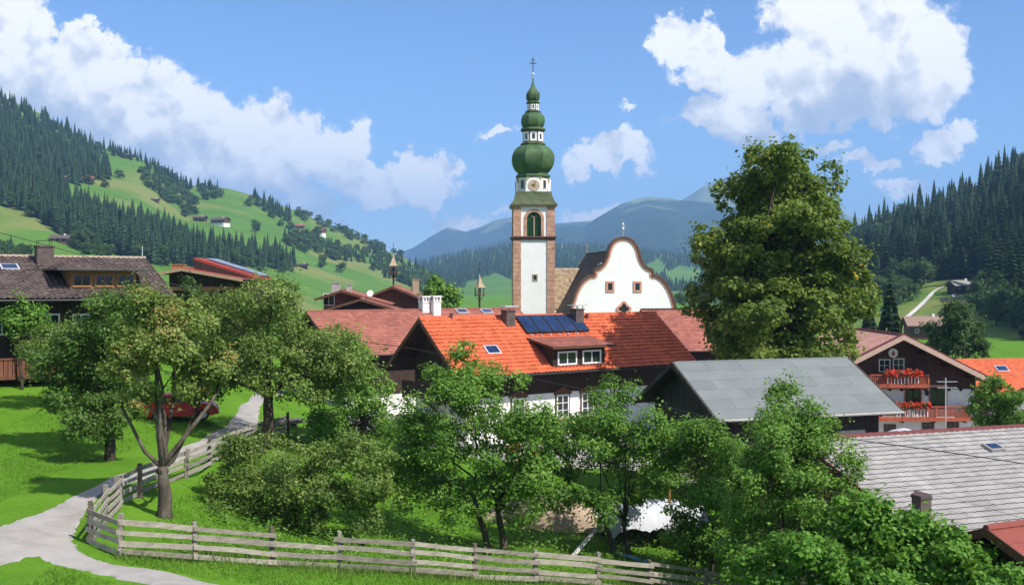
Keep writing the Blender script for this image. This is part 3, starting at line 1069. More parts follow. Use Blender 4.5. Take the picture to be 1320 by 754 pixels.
LBL_C = {'L': ('dark spruce among the woods on the left-hand valley slope with the alpine farms', 'spruces in the woods of the farm slope'),
         'R': ('tall dark spruce of the dense forest covering the slope behind the balconied chalet', 'spruces in the forest behind the chalet')}
LBL_C['L'] = ('small far spruce in the woods on the sunny farm-dotted valley slope', LBL_C['L'][1])
LBL_B = {'L': ('rounded broadleaf tree on the sunny valley slope among the alpine farms', 'broadleaf trees on the farm slope'),
         'R': ('rounded lighter green broadleaf tree at the edge of the dark spruce forest', 'broadleaf trees along the spruce forest')}


def stuff_trees(name, items, protos, unit_h, label, cat, material):
    if not items: return
    Vs = []; Qs = []; Rs = []; b = 0
    for it in items:
        V, Q, rd = protos[TR.integers(len(protos))]
        s = it[3] / unit_h; a = TR.uniform(0, 6.28); w = s * TR.uniform(.85, 1.2)
        c, sn = math.cos(a), math.sin(a)
        X = np.stack([(V[:, 0] * c - V[:, 1] * sn) * w + it[0], (V[:, 0] * sn + V[:, 1] * c) * w + it[1], V[:, 2] * s + it[2] - .5], 1)
        Vs.append(X); Qs.append(Q + b); Rs.append(np.clip(rd + TR.normal(0, .16), 0, 1)); b += len(V)
    me = np_mesh(name, np.concatenate(Vs), quads=np.concatenate(Qs), rnd=np.concatenate(Rs))
    o = link_mesh(name, me, material)
    tag(o, label, cat, kind='stuff')


def grow(items, protos, low, unit_h, limit, name, LBL, cat, min_px):
    items = sorted(items, key=lambda t: -t[3] / t[1])
    def seen(t):
        return -30 < t[0] / t[1] * FPX + CX < 1350
    vis = [t for t in items if seen(t)]
    big = vis[:limit]; ids = set(map(id, big))
    rest = [t for t in items if id(t) not in ids]
    for t in big:
        cm, tm = protos[TR.integers(len(protos))]
        s = t[3] / unit_h
        o = thing(name, LBL[t[4]][0], cat, (t[0], t[1], t[2] - .3), TR.uniform(0, 6.28), LBL[t[4]][1])
        w = s * TR.uniform(.85, 1.15)
        o.scale = (w, w, s)
        link_mesh('crown', cm, None, o)
        if t[3] / t[1] * FPX > min_px:
            link_mesh('trunk', tm, None, o)
    return rest


rest_c = grow(conif, SPRUCE, SPR_LOW, 24.0, 285, 'spruce_tree', LBL_C, 'spruce', 20)
rest_b = grow(broad, BROAD, BROAD_LOW, 12.0, 260, 'broadleaf_tree', LBL_B, 'tree', 16)
stuff_trees('spruce_forest', rest_c, SPR_LOW, 24.0, 'distant spruce forest covering the valley slopes', 'forest', LEAF_SPRUCE)
stuff_trees('broadleaf_wood', rest_b, BROAD_LOW, 12.0, 'distant broadleaf trees mixed into the valley woods', 'wood', LEAF_BROAD)
# wood of the far ridge behind the church
x, y = scatter([(300, 366), (420, 361), (520, 346), (560, 335), (600, 327), (650, 318), (720, 317), (780, 319), (830, 324), (880, 329), (960, 326), (1060, 329),
                (1150, 340), (1150, 376), (900, 376), (760, 374), (700, 372), (640, 366), (600, 372), (560, 378), (300, 382)], 3.2, TR,
               holes=[[(600, 366), (640, 352), (668, 366), (668, 392), (600, 392)], [(826, 346), (850, 334), (862, 350), (850, 362)], [(856, 352), (880, 342), (905, 350), (900, 368), (862, 372)],
                      [(905, 332), (980, 330), (980, 342), (915, 342)]])
W = RIDGE.at(x, y)
stuff_trees('ridge_wood', [(*w, TR.uniform(16, 24), 'M') for w in W], SPR_FAR, 24.0, 'bluish far forest on the low ridge behind the church', 'forest', LEAF_SPRUCE)

# ------------------------------------------------------------------ buildings
def slope_mesh(name, p0, u, d, L, S, tw, cl, amp, step, per=4, jitter=.25, seed=1, joint=-1.0):
    """tiled roof slope: courses that overlap like steps, every tile with its own roll, tone and slight tilt"""
    r = np.random.default_rng(seed)
    p0 = np.array(p0, float); u = unit(np.array(u, float)); d = unit(np.array(d, float))
    n = np.cross(u, d); n = n * (1 if n[2] > 0 else -1)
    nt = max(1, int(round(L / tw))); nc = max(1, int(round(S / cl)))
    tw = L / nt; cl = S / nc
    s = np.linspace(0, L, nt * per + 1)
    wave = amp * (.5 - .5 * np.cos(2 * math.pi * s / tw)) if amp else np.zeros_like(s)
    rows = []; hs = []
    tj = r.normal(0, step * jitter * (.5 if amp and amp < .04 else 1), (nc, nt))
    for c in range(nc):
        j = np.repeat(tj[c], per); j = np.append(j, j[-1])
        rows.append(np.full_like(s, c * cl)); hs.append(wave + .002)
        rows.append(np.full_like(s, (c + 1) * cl)); hs.append(wave + step + j)
    T = np.array(rows); H = np.array(hs)
    V = p0 + s[None, :, None] * u + T[..., None] * d + H[..., None] * n
    m = len(s)
    I = np.arange(T.size).reshape(T.shape)
    q = np.stack([I[:-1, :-1], I[:-1, 1:], I[1:, 1:], I[1:, :-1]], -1)
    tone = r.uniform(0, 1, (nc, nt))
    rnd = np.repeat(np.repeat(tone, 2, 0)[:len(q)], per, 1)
    rnd[1::2] = joint  # course edges toned darker: painted shadow gaps and dirt under the tile ends
    V = V.reshape(-1, 3); q = q.reshape(-1, 4)
    if np.dot(np.cross(V[q[0, 1]] - V[q[0, 0]], V[q[0, 3]] - V[q[0, 0]]), n) < 0:
        q = q[:, ::-1]
    return np_mesh(name, V, quads=q, rnd=rnd.ravel())


def place_at(px, py, Y):
    return P(px, py, Y)


class House:
    """gabled house; local x runs along the ridge, local -y is the front slope's side; z = 0 at its base"""
    def __init__(self, name, label, cat, mid, theta, base, L, w, zr, ze, roof_mat, tile=(.30, .36, .05, .035), wall_mat=None, wood_mat=None,
                 split=None, over=(1.0, 1.0), eave_over=.9, back_w=None, back_ze=None, group=None, ridge_mat=None, barge_mat=None, walls=True,
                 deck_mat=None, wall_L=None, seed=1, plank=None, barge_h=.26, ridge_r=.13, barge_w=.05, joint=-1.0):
        self.o = thing(name, label, cat, (mid[0], mid[1], base), theta, group)
        self.M = Matrix.Translation((mid[0], mid[1], base)) @ Matrix.Rotation(theta, 4, 'Z')
        self.Mi = self.M.inverted()
        self.L, self.w = L, w
        self.zr, self.ze = zr - base, ze - base
        zr, ze = self.zr, self.ze
        bw = back_w or w; bze = (back_ze - base) if back_ze is not None else ze
        self.bw, self.bze = bw, bze
        x0, x1 = -L / 2, L / 2
        self.x0, self.x1 = x0, x1
        deck = deck_mat or DARKWOOD
        S = math.hypot(w, zr - ze); Sb = math.hypot(bw, zr - bze)
        self.p0 = Vector((x0, 0, zr)); self.d = Vector((0, -w, ze - zr)).normalized(); self.db = Vector((0, bw, bze - zr)).normalized()
        self.n = Vector((0, -(zr - ze), w)).normalized() * 1.0
        self.n = Vector((0, -(zr - ze) / S, w / S))
        self.S = S
        tw, cl, amp, st = tile
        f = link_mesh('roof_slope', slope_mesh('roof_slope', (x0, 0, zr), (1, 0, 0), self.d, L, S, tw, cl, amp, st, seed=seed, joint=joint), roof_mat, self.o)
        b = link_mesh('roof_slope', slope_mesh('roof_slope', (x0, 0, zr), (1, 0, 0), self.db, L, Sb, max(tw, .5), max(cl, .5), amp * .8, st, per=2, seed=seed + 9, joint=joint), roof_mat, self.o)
        f['kind'] = 'stuff'; b['kind'] = 'stuff'
        self.front = f
        # deck under the tiles
        th = .14
        for (ww, zz, par) in ((-w, ze, f), (bw, bze, b)):
            MB().hexa([(x0 + .02, 0, zr - th - .02), (x1 - .02, 0, zr - th - .02), (x1 - .02, ww * .995, zz - th - .01), (x0 + .02, ww * .995, zz - th - .01)],
                      [(x0 + .02, 0, zr - .02), (x1 - .02, 0, zr - .02), (x1 - .02, ww * .995, zz - .015), (x0 + .02, ww * .995, zz - .015)]).build('roof_deck', deck, par)
            mb = MB()
            sg = 1 if ww > 0 else -1
            mb.tube([(x0 - .03, ww + sg * .07, zz - .06), (x1 + .03, ww + sg * .07, zz - .06)], .075, 8)
            mb.build('gutter', IRON if roof_mat is not GREYFELT else CONCRETE, par)
        # ridge tiles
        rt = MB(); k = 0
        nx = max(2, int(L / .45))
        for i in range(nx):
            xa = x0 + L * i / nx; xb = x0 + L * (i + 1.08) / nx
            rt.tube([(xa, 0, zr - .01), (min(xb, x1 + .03), 0, zr + .005)], [ridge_r, ridge_r + .015], 8)
        rg = rt.build('ridge', ridge_mat or roof_mat, self.o)
        rg['kind'] = 'stuff'
        # bargeboards
        for xs in (x0, x1):
            for (ww, zz) in ((-w, ze), (bw, bze)):
                e = barge_w if xs > 0 else -barge_w
                MB().hexa([(xs, 0, zr - barge_h), (xs + e, 0, zr - barge_h), (xs + e, ww, zz - barge_h), (xs, ww, zz - barge_h)],
                          [(xs, 0, zr + .03), (xs + e, 0, zr + .03), (xs + e, ww, zz + .03), (xs, ww, zz + .03)]).build('bargeboard', barge_mat or BROWNWOOD, self.o)
        self.wx0, self.wx1 = x0 + over[0], x1 - over[1]
        self.wy0, self.wy1 = -(w - eave_over), bw - eave_over
        if walls:
            zf = zr + (ze - zr) * (w - eave_over) / w - .15; zb = zr + (bze - zr) * (bw - eave_over) / bw - .15
            self.zf = zf
            sp = split if split is not None else 0
            wy0, wy1 = self.wy0, self.wy1
            if sp > 0:
                MB().box(self.wx0, self.wx1, wy0, wy1, -2.5, sp).build('wall', wall_mat or WHITEWASH, self.o)
            up = [(wy0 - .03, sp if sp > 0 else -2.5), (wy1 + .03, sp if sp > 0 else -2.5), (wy1 + .03, zb), (0, zr - .17), (wy0 - .03, zf)]
            MB().prism(up, 'x', self.wx0 - .03, self.wx1 + .03).build('timber_wall' if sp > 0 else 'wall', wood_mat or DARKWOOD, self.o)

    def ray(self, px, py):
        o = self.Mi @ Vector((0, 0, 0))
        d = (self.Mi.to_3x3() @ Vector(((px - CX) / FPX, 1, (HY - py) / FPX)))
        return o, d

    def hit(self, px, py, p, n):
        o, d = self.ray(px, py)
        n = Vector(n); t = (Vector(p) - o).dot(n) / d.dot(n)
        return o + d * t

    def on_roof(self, px, py):
        q = self.hit(px, py, self.p0, self.n)
        return q.x, (q - self.p0).dot(self.d)

    def roof_pt(self, x, t, h=0):
        return Vector((x, 0, self.zr)) + self.d * t + self.n * h

    def on_front(self, px, py, dy=0):
        return self.hit(px, py, (0, self.wy0 - dy, 0), (0, 1, 0))

    def on_gable(self, px, py, dx=0):
        return self.hit(px, py, (self.wx0 - dx, 0, 0), (1, 0, 0))

    def face(self, which):
        return {'front': 0.0, 'gable': -math.pi / 2, 'far_gable': math.pi / 2}[which]

    def window(self, c, w, h, which='front', frame=None, muntin=(1, 1), depth=.07, name='window', fw=.07, sill=None, surround=None, shutters=None, parent=None):
        par = parent or self.o
        M = Matrix.Translation(c) @ Matrix.Rotation(self.face(which), 4, 'Z')
        return add_window(par, M, w, h, frame or WHITEPAINT, muntin, depth, name, fw, sill, surround, shutters)

    def chimney(self, x, y, wx, wy, z0, z1, m=None, cap=None, capm=None, capz=.0):
        ch = MB().box(x - wx / 2, x + wx / 2, y - wy / 2, y + wy / 2, z0, z1).build('chimney', m or BRICKDARK, self.o)
        mb = MB()
        mb.box(x - wx / 2 - .06, x + wx / 2 + .06, y - wy / 2 - .06, y + wy / 2 + .06, z1, z1 + .10)
        mb.build('chimney_crown', m or BRICKDARK, ch)
        if cap:
            mb = MB()
            for sx in (-1, 1):
                for sy in (-1, 1):
                    mb.box(x + sx * wx * .4 - .03, x + sx * wx * .4 + .03, y + sy * wy * .4 - .03, y + sy * wy * .4 + .03, z1 + .10, z1 + .34)
            mb.box(x - wx / 2 - .22, x + wx / 2 + .22, y - wy / 2 - .15, y + wy / 2 + .15, z1 + .34, z1 + .42)
            mb.build('chimney_cap', capm or METALCAP, ch)
        return ch

    def skylight(self, x, t, w, l, m=None):
        mb = MB()
        a = [self.roof_pt(x - w / 2, t - l / 2), self.roof_pt(x + w / 2, t - l / 2), self.roof_pt(x + w / 2, t + l / 2), self.roof_pt(x - w / 2, t + l / 2)]
        n = self.n * .16
        mb.hexa(a, [p + n for p in a])
        k = mb.build('skylight', m or METALCAP, self.o)
        g = [self.roof_pt(x - w / 2 + .1, t - l / 2 + .1, .15), self.roof_pt(x + w / 2 - .1, t - l / 2 + .1, .15), self.roof_pt(x + w / 2 - .1, t + l / 2 - .1, .15), self.roof_pt(x - w / 2 + .1, t + l / 2 - .1, .15)]
        MB().hexa(g, [p + self.n * .03 for p in g]).build('pane', SOLAR, k)
        return k


def add_window(par, M, w, h, frame, muntin=(1, 1), depth=.07, name='window', fw=.07, sill=None, surround=None, shutters=None):
    """frame with bars, glass set back inside it, optional sill, surround and shutters; M: centre of the opening, -y outwards"""
    mb = MB(); mb.M = M
    for s in (-1, 1):
        mb.box(s * w / 2 - fw / 2, s * w / 2 + fw / 2, -depth, .02, -h / 2 - fw / 2, h / 2 + fw / 2)
        mb.box(-w / 2 + fw / 2, w / 2 - fw / 2, -depth, .02, s * h / 2 - fw / 2, s * h / 2 + fw / 2)
    for i in range(1, muntin[0] + 1):
        x = -w / 2 + w * i / (muntin[0] + 1)
        mb.box(x - fw * .3, x + fw * .3, -depth * .85, .02, -h / 2 + fw / 2, h / 2 - fw / 2)
    for i in range(1, muntin[1] + 1):
        z = -h / 2 + h * i / (muntin[1] + 1)
        mb.box(-w / 2 + fw / 2, w / 2 - fw / 2, -depth * .75, .02, z - fw * .2, z + fw * .2)
    o = mb.build(name, frame, par)
    g = MB(); g.M = M
    g.box(-w / 2, w / 2, -.015, .015, -h / 2, h / 2).build('pane', GLASS, o)
    if sill:
        q = MB(); q.M = M
        q.box(-w / 2 - .15, w / 2 + .15, -depth - .10, .02, -h / 2 - .16, -h / 2 - fw / 2 - .002).build('sill', sill, o)
    if surround:
        q = MB(); q.M = M
        a = .14
        for s in (-1, 1):
            q.box(s * (w / 2 + a / 2 + .04) - a / 2, s * (w / 2 + a / 2 + .04) + a / 2, -.04, .02, -h / 2 - .1, h / 2 + .1)
        q.box(-w / 2 - .2, w / 2 + .2, -.05, .02, h / 2 + .1, h / 2 + .26)
        q.build('surround', surround, o)
    if shutters:
        for s in (-1, 1):
            q = MB(); q.M = M
            x = s * (w / 2 + w / 4 + .06)
            q.box(x - w / 4, x + w / 4, -.06, .01, -h / 2, h / 2)
            for k in range(6):
                z = -h / 2 + h * (k + .5) / 6
                q.box(x - w / 4 + .05, x + w / 4 - .05, -.075, -.06, z - .04, z + .04)
            q.build('shutter', shutters, o)
    return o


def flower_mesh(x0, x1, y, z, dy, dz, n, r, size=.13):
    C = np.stack([r.uniform(x0, x1, n), y + r.normal(0, dy, n), z + np.abs(r.normal(0, dz, n)) - r.uniform(0, dz, n) * .5], 1)
    V, Q = leaf_quads(C, np.tile([[0, -1, .3]], (n, 1)), size, size * .9, r)
    return np_mesh('flowers', V, quads=Q, rnd=r.uniform(0, 1, n))


# ---- the orange-roofed house in the middle
A = P(540, 410, 82); Bx = Vector((12.8, 97, 0))
th = math.atan2(Bx.y - A.y, Bx.x - A.x)
H1 = House('orange_roofed_house', 'house with bright orange tiled roof, dormer and solar collectors beside the church', 'house', ((A.x + Bx.x) / 2, (A.y + Bx.y) / 2), th, -12.3,
           (Bx.xy - A.xy).length, 5.2, A.z, -6.83, ORANGE, (.36, .42, .085, .065), WHITEWASH, DARKWOOD, split=3.7, over=(1.9, 1.2), eave_over=1.7, barge_mat=BROWNWOOD,
           ridge_mat=ORANGE, seed=3, barge_h=.34)
for (px, name) in ((655, 0), (744, 0)):
    x, t = H1.on_roof(px, 417)
    q = H1.roof_pt(x, t)
    H1.chimney(x, q.y, .85, .75, q.z - .5, H1.zr + .42, BRICKDARK, cap=True)
# collectors
xa, ta = H1.on_roof(663, 408.5); xb, tb = H1.on_roof(742, 431)
xl0 = H1.on_roof(661, 409)[0]; xr0 = H1.on_roof(741, 406)[0]; tb = H1.on_roof(680, 432)[1]
for k in range(5):
    a = xl0 + (xr0 - xl0) * k / 5 + .04; b = xl0 + (xr0 - xl0) * (k + 1) / 5 - .04
    g = [H1.roof_pt(a, .3, .20), H1.roof_pt(b, .3, .20), H1.roof_pt(b, tb, .20), H1.roof_pt(a, tb, .20)]
    so = MB().hexa(g, [p + H1.n * .10 for p in g]).build('solar_panel', IRON, H1.o)
    g2 = [H1.roof_pt(a + .06, .36, .29), H1.roof_pt(b - .06, .36, .29), H1.roof_pt(b - .06, tb - .06, .29), H1.roof_pt(a + .06, tb - .06, .29)]
    MB().hexa(g2, [p + H1.n * .03 for p in g2]).build('pane', SOLAR, so)
for k in range(7):
    a = xl0 + (xr0 - xl0) * (k + .5) / 7
    MB().bar(H1.roof_pt(a, tb - .1, .02), H1.roof_pt(a, tb + .25, .16), .12, .08).build('panel_bracket', METALCAP, H1.o)
x, t = H1.on_roof(634, 452)
H1.skylight(x, t, 1.25, .95)
for px in (582, 757):
    x, t = H1.on_roof(px, 412)
    q = H1.roof_pt(x, t)
    MB().tube([(x, q.y, q.z - .1), (x, q.y, q.z + .42)], .10, 8).tube([(x, q.y, q.z + .40), (x, q.y, q.z + .5)], .17, 8).build('roof_vent', BRICKDARK, H1.o)
# dormer
xd0, td = H1.on_roof(713, 478); xd1, _ = H1.on_roof(776, 473)
xd0 = H1.on_roof(712, 474)[0]; xd1 = H1.on_roof(779, 470)[0]
tf = H1.on_roof(745, 473)[1]
pf = H1.roof_pt(0, tf)
yf = pf.y; zb_ = pf.z - .1
ztop = zb_ + 1.75
tr = 1.0
top_t = tb + .45
pt = H1.roof_pt(0, top_t)
dm = MB().prism([(yf, zb_ - .3), (yf, ztop), (pt.y, pt.z - .02), (pt.y, pt.z - .6)], 'x', xd0, xd1).build('dormer', DARKWOOD, H1.o)
ox = .55
sl = Vector((0, yf - .75 - pt.y, (ztop + .05 - pt.z) * (yf - .75 - pt.y) / (yf - pt.y)))
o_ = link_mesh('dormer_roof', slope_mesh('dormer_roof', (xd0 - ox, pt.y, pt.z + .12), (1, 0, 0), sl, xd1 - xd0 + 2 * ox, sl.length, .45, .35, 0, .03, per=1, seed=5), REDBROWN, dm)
e0 = Vector((0, pt.y, pt.z + .12)); e1 = e0 + sl
MB().hexa([(xd0 - ox, e0.y, e0.z - .14), (xd1 + ox, e0.y, e0.z - .14), (xd1 + ox, e1.y, e1.z - .16), (xd0 - ox, e1.y, e1.z - .16)],
          [(xd0 - ox, e0.y, e0.z - .01), (xd1 + ox, e0.y, e0.z - .01), (xd1 + ox, e1.y, e1.z - .01), (xd0 - ox, e1.y, e1.z - .01)]).build('dormer_deck', BROWNWOOD, dm)
wmid = (xd0 + xd1) / 2; ww = (xd1 - xd0)
for s in (-1, 1):
    H1.window((wmid + s * ww * .235, yf, zb_ + .85), ww * .34, .95, 'front', WHITEPAINT, (1, 0), .08, fw=.12, parent=dm)
# front windows under the eave with dark carved surrounds
for px in (668, 725, 757, 800):
    q = H1.on_front(px, 519)
    c = Vector((q.x, H1.wy0, 2.55))
    wv = H1.window(c, 1.15, 1.75, 'front', WHITEPAINT, (1, 2), .08, fw=.11, sill=PINKTRIM, surround=BROWNWOOD)
    mb = MB(); mb.M = Matrix.Translation(c)
    mb.prism([(-.95, .98), (.95, .98), (.72, 1.3), (.35, 1.42), (0, 1.62), (-.35, 1.42), (-.72, 1.3)], 'y', -.10, .02)
    mb.build('pediment', BROWNWOOD, wv)
# gable side balcony
bx = H1.wx0
bal = MB().box(bx - 1.5, bx, H1.wy0 + .4, H1.wy1 - .4, 3.55, 3.75).build('balcony', BROWNWOOD, H1.o)
mb = MB()
for i in range(26):
    y = H1.wy0 + .45 + (H1.wy1 - H1.wy0 - .9) * i / 25
    mb.box(bx - 1.48, bx - 1.42, y - .11, y + .11, 3.75, 4.65)
mb.box(bx - 1.53, bx - 1.37, H1.wy0 + .4, H1.wy1 - .4, 4.652, 4.76)
mb.build('railing', DARKWOOD, bal)
for y in (-2.2, 0, 2.2):
    H1.window((bx - .03, y, 4.7 if abs(y) > 1 else 4.9), .95, 1.35, 'gable', BROWNWOOD, (1, 0))
for y in (H1.wy0 + .3, 0, H1.wy1 - .3):
    MB().bar((bx, y, 2.2), (bx - 1.4, y, 3.53), .16).build('bracket', DARKWOOD, H1.o)
    MB().bar((bx, y, H1.zr - .5 - abs(y) * .8), (bx - 1.85, y, H1.zr - .5 - abs(y) * .8), .18).build('purlin', DARKWOOD, H1.o)
# rafter ends under the front eave
for i in range(24):
    x = H1.wx0 + (H1.wx1 - H1.wx0) * (i + .5) / 24
    MB().bar((x, H1.wy0, H1.zf + .02), (x, -H1.w + .12, H1.ze - .22), .11, .14).build('rafter', DARKWOOD, H1.o)

# ---- long red-brown roof behind it
A = P(395, 402, 100)
u_ = Vector((.8, .6))
mid = Vector((A.x, A.y)) + u_ * 12.2
H2 = House('long_red_brown_roofed_house', 'long house with plain red-brown tiled roof and twin white chimneys', 'house', mid, math.atan2(.6, .8), -12.6, 24.4, 6.4, A.z, -6.4, REDBROWN,
           (.40, .42, 0.0, .035), WHITEWASH, DARKWOOD, split=2.5, seed=7, barge_mat=BROWNWOOD)
for (px, zt) in ((547, 1.0), (561, 1.05)):
    x, t = H2.on_roof(px, 404 if px > 550 else 400)
    q = H2.roof_pt(x, t)
    ch = H2.chimney(x, q.y, .85, .8, q.z - .6, H2.zr + zt * .75, WHITEPAINT)
    mb = MB()
    for sx in (-1, 1):
        for sy in (-1, 1):
            mb.box(x + sx * .36 - .08, x + sx * .36 + .08, q.y + sy * .33 - .08, q.y + sy * .33 + .08, H2.zr + zt * .75 + .10, H2.zr + zt * .75 + .48)
    mb.box(x - .07, x + .07, q.y - .4, q.y + .4, H2.zr + zt * .75 + .10, H2.zr + zt * .75 + .48)
    mb.box(x - .52, x + .52, q.y - .48, q.y + .48, H2.zr + zt * .75 + .48, H2.zr + zt * .75 + .60)
    mb.build('chimney_cap', WHITEPAINT, ch)
for px in (595, 627):
    x, t = H2.on_roof(px, 402)
    H2.skylight(x, t, 1.3, .8, METALCAP)


def bell_turret(par, x, y, z, s, pole=1.0):
    """small roofed bell turret on a post"""
    t = MB().tube([(x, y, z - .4), (x, y, z + 1.9 * s)], .13 * s, 8).build('bell_turret', DARKWOOD, par)
    mb = MB()
    mb.box(x - .5 * s, x + .5 * s, y - .5 * s, y + .5 * s, z + 1.7 * s, z + 1.82 * s)
    for a in (-1, 1):
        for b in (-1, 1):
            mb.bar((x + a * .38 * s, y + b * .38 * s, z + 1.82 * s), (x + a * .38 * s, y + b * .38 * s, z + 2.7 * s), .09 * s)
            mb.bar((x, y, z + .9 * s), (x + a * .4 * s, y + b * .4 * s, z + 1.72 * s), .07 * s)
    mb.build('turret_frame', BROWNWOOD, t)
    MB().lathe([(.26 * s, z + 2.02 * s), (.24 * s, z + 2.1 * s), (.15 * s, z + 2.35 * s), (.10 * s, z + 2.5 * s), (.02, z + 2.55 * s)], 10, (x, y)).build('bell', IRON, t, True)
    MB().lathe([(.78 * s, z + 2.68 * s), (.62 * s, z + 2.86 * s), (.40 * s, z + 3.2 * s), (.2 * s, z + 3.65 * s), (.07 * s, z + 4.1 * s), (.04, z + 4.4 * s)], 4, (x, y), .5).build('turret_roof', TAN, t)
    mb = MB().tube([(x, y, z + 4.3 * s), (x, y, z + 5.2 * s * pole)], .03, 5)
    mb.box(x - .25, x + .25, y - .02, y + .02, z + 4.85 * s, z + 4.9 * s)
    mb.build('weather_vane', IRON, t)


x, t = H2.on_roof(618, 398)
bell_turret(H2.o, x, 0, H2.zr, .82, 1.15)

# ---- two dark wooden gables behind the red-brown roof
A = P(503, 369, 130)
H3 = House('dark_gabled_house', 'dark board-clad gable house carrying a small roofed bell turret', 'house', (A.x, A.y + 7), R(92), -13.5, 14, 4.0, A.z, -2.0, REDBROWN,
           (.4, .42, 0, .03), DARKWOOD, BROWNWOOD, over=(.8, .8), seed=9)
bell_turret(H3.o, H3.x0 + 2.0, 0, H3.zr, .92, 1.1)
H3.chimney(H3.x0 + 4, -2.6, .75, .75, H3.zr - 2.4, H3.zr + .75, TAN)
for i in range(13):
    y = -2.85 + 5.7 * i / 12
    MB().box(H3.wx0 - .07, H3.wx0 - .03, y - .17, y + .17, 6, H3.zr - .35 - abs(y) * .41).build('plank', BROWNWOOD, H3.o)
A = P(436, 374, 122)
H4 = House('twin_gabled_house', 'brown wooden house with two stepped low gables beyond the orchard', 'house', (A.x, A.y + 6), R(93), -12.5, 12, 5.6, A.z, -2.4, REDBROWN,
           (.4, .42, 0, .03), BROWNWOOD, BROWNWOOD, over=(.9, .8), seed=10, back_w=2.9, back_ze=-1.75)
x0g = H4.wx0
pg = P(463, 385, 118)
H4b = House('low_gabled_shed', 'low dark shed with red-brown roof tucked before the twin-gabled house', 'shed', (pg.x, pg.y + 3), R(93), -12.5, 6, 4.2, pg.z, pg.z - 1.25, REDBROWN, (.4, .42, 0, .03),
            DARKWOOD, DARKWOOD, over=(.5, .4), seed=12)
q = H4.on_gable(424, 386)
H4.window((H4.wx0 - .03, q.y, q.z), 1.2, 1.3, 'gable', WHITEPAINT, (1, 0))
H4.chimney(H4.x0 + 3, .9, 1.0, .9, H4.zr - .8, H4.zr + .75, CONCRETE)
H4.chimney(H4.x0 + 3.2, -.6, .6, .6, H4.zr - .8, H4.zr + .55, CONCRETE)
xs_, ys_, zs_ = H4.x0 + 2, -3.1, H4.zr - .75
mb = MB(); mb.M = Matrix.Translation((xs_ - .12, ys_, zs_ + .35)) @ Matrix.Rotation(R(-75), 4, 'Y')
mb.lathe([(.05, -.04), (.2, -.02), (.38, .06), (.36, .07), (.2, .0), (.05, -.02)], 14)
mb.M = Matrix.Identity(4)
mb.tube([(xs_, ys_, zs_ - .9), (xs_, ys_, zs_ + .38)], .035, 6)
mb.build('satellite_dish', WHITEPAINT, H4.o, True)

# ---- brown-roofed house on the meadow at the left
A = P(187, 333, 77)
th = R(37)
u_ = Vector((math.cos(th), math.sin(th)))
mid = Vector((A.x, A.y)) - u_ * 13
H5 = House('brown_roofed_house', 'dark house with broad brown tiled roof above the meadow', 'house', mid, th, -5.6, 26, 6.5, A.z, -1.0, BROWNTILE, (.34, .38, .085, .06), DARKWOOD, DARKWOOD,
           over=(1, 1.4), eave_over=1.6, seed=15, ridge_mat=mat('ridge_tan', (.34, .26, .19), .8))
x, t = H5.on_roof(57, 340); q = H5.roof_pt(x, t)
ch = H5.chimney(x, q.y, 1.05, .8, q.z - .5, H5.zr + .62, BRICKDARK)
mb = MB()
for s in (-1, 1):
    for f in (-1, 1):
        mb.bar((x + s * .4, q.y + f * .3, H5.zr + .7), (x + s * .4, q.y + f * .3, H5.zr + 1.05), .03)
mb.bar((x - .45, q.y, H5.zr + 1.05), (x + .45, q.y, H5.zr + 1.05), .5, .03)
mb.build('chimney_cap', IRON, ch)
x, t = H5.on_roof(12, 346); H5.skylight(x, t, 1.1, .9)
x, t = H5.on_roof(186, 334)
MB().tube([(H5.x1 - .2, 0, H5.zr), (H5.x1 - .2, 0, H5.zr + .85)], .03, 5).build('lightning_rod', METALCAP, H5.o)
# wide shed dormer with oak windows
xd0 = H5.on_roof(90, 372)[0]; xd1 = H5.on_roof(172, 368)[0]; tf = H5.on_roof(120, 373)[1]
pf = H5.roof_pt(0, tf); yf = pf.y; zb_ = pf.z - .05
ztop = zb_ + 1.25
tt = H5.on_roof(120, 349)[1]
pt = H5.roof_pt(0, max(.9, tt))
dm = MB().prism([(yf, zb_ - .3), (yf, ztop), (pt.y, pt.z), (pt.y, pt.z - .6)], 'x', xd0, xd1).build('dormer', OAKWOOD, H5.o)
k_ = (ztop - pt.z) / (yf - pt.y)
yo = yf - .9; zo = pt.z + k_ * (yo - pt.y)
MB().hexa([(xd0 - 1.0, pt.y, pt.z - .02), (xd1 + .8, pt.y, pt.z - .02), (xd1 + .8, yo, zo + .02), (xd0 - 1.0, yo, zo + .02)],
          [(xd0 - 1.0, pt.y, pt.z + .10), (xd1 + .8, pt.y, pt.z + .10), (xd1 + .8, yo, zo + .16), (xd0 - 1.0, yo, zo + .16)]).build('dormer_roof', mat('dormer_sheet', (.09, .085, .085), .5, .2, metal=.3), dm)
nW = 3
for i in range(nW):
    x = xd0 + (xd1 - xd0) * (i + .5) / nW
    H5.window((x, yf, zb_ + .62), (xd1 - xd0) / nW * .78, .72, 'front', OAKWOOD, (1, 0), .09, fw=.10, parent=dm)
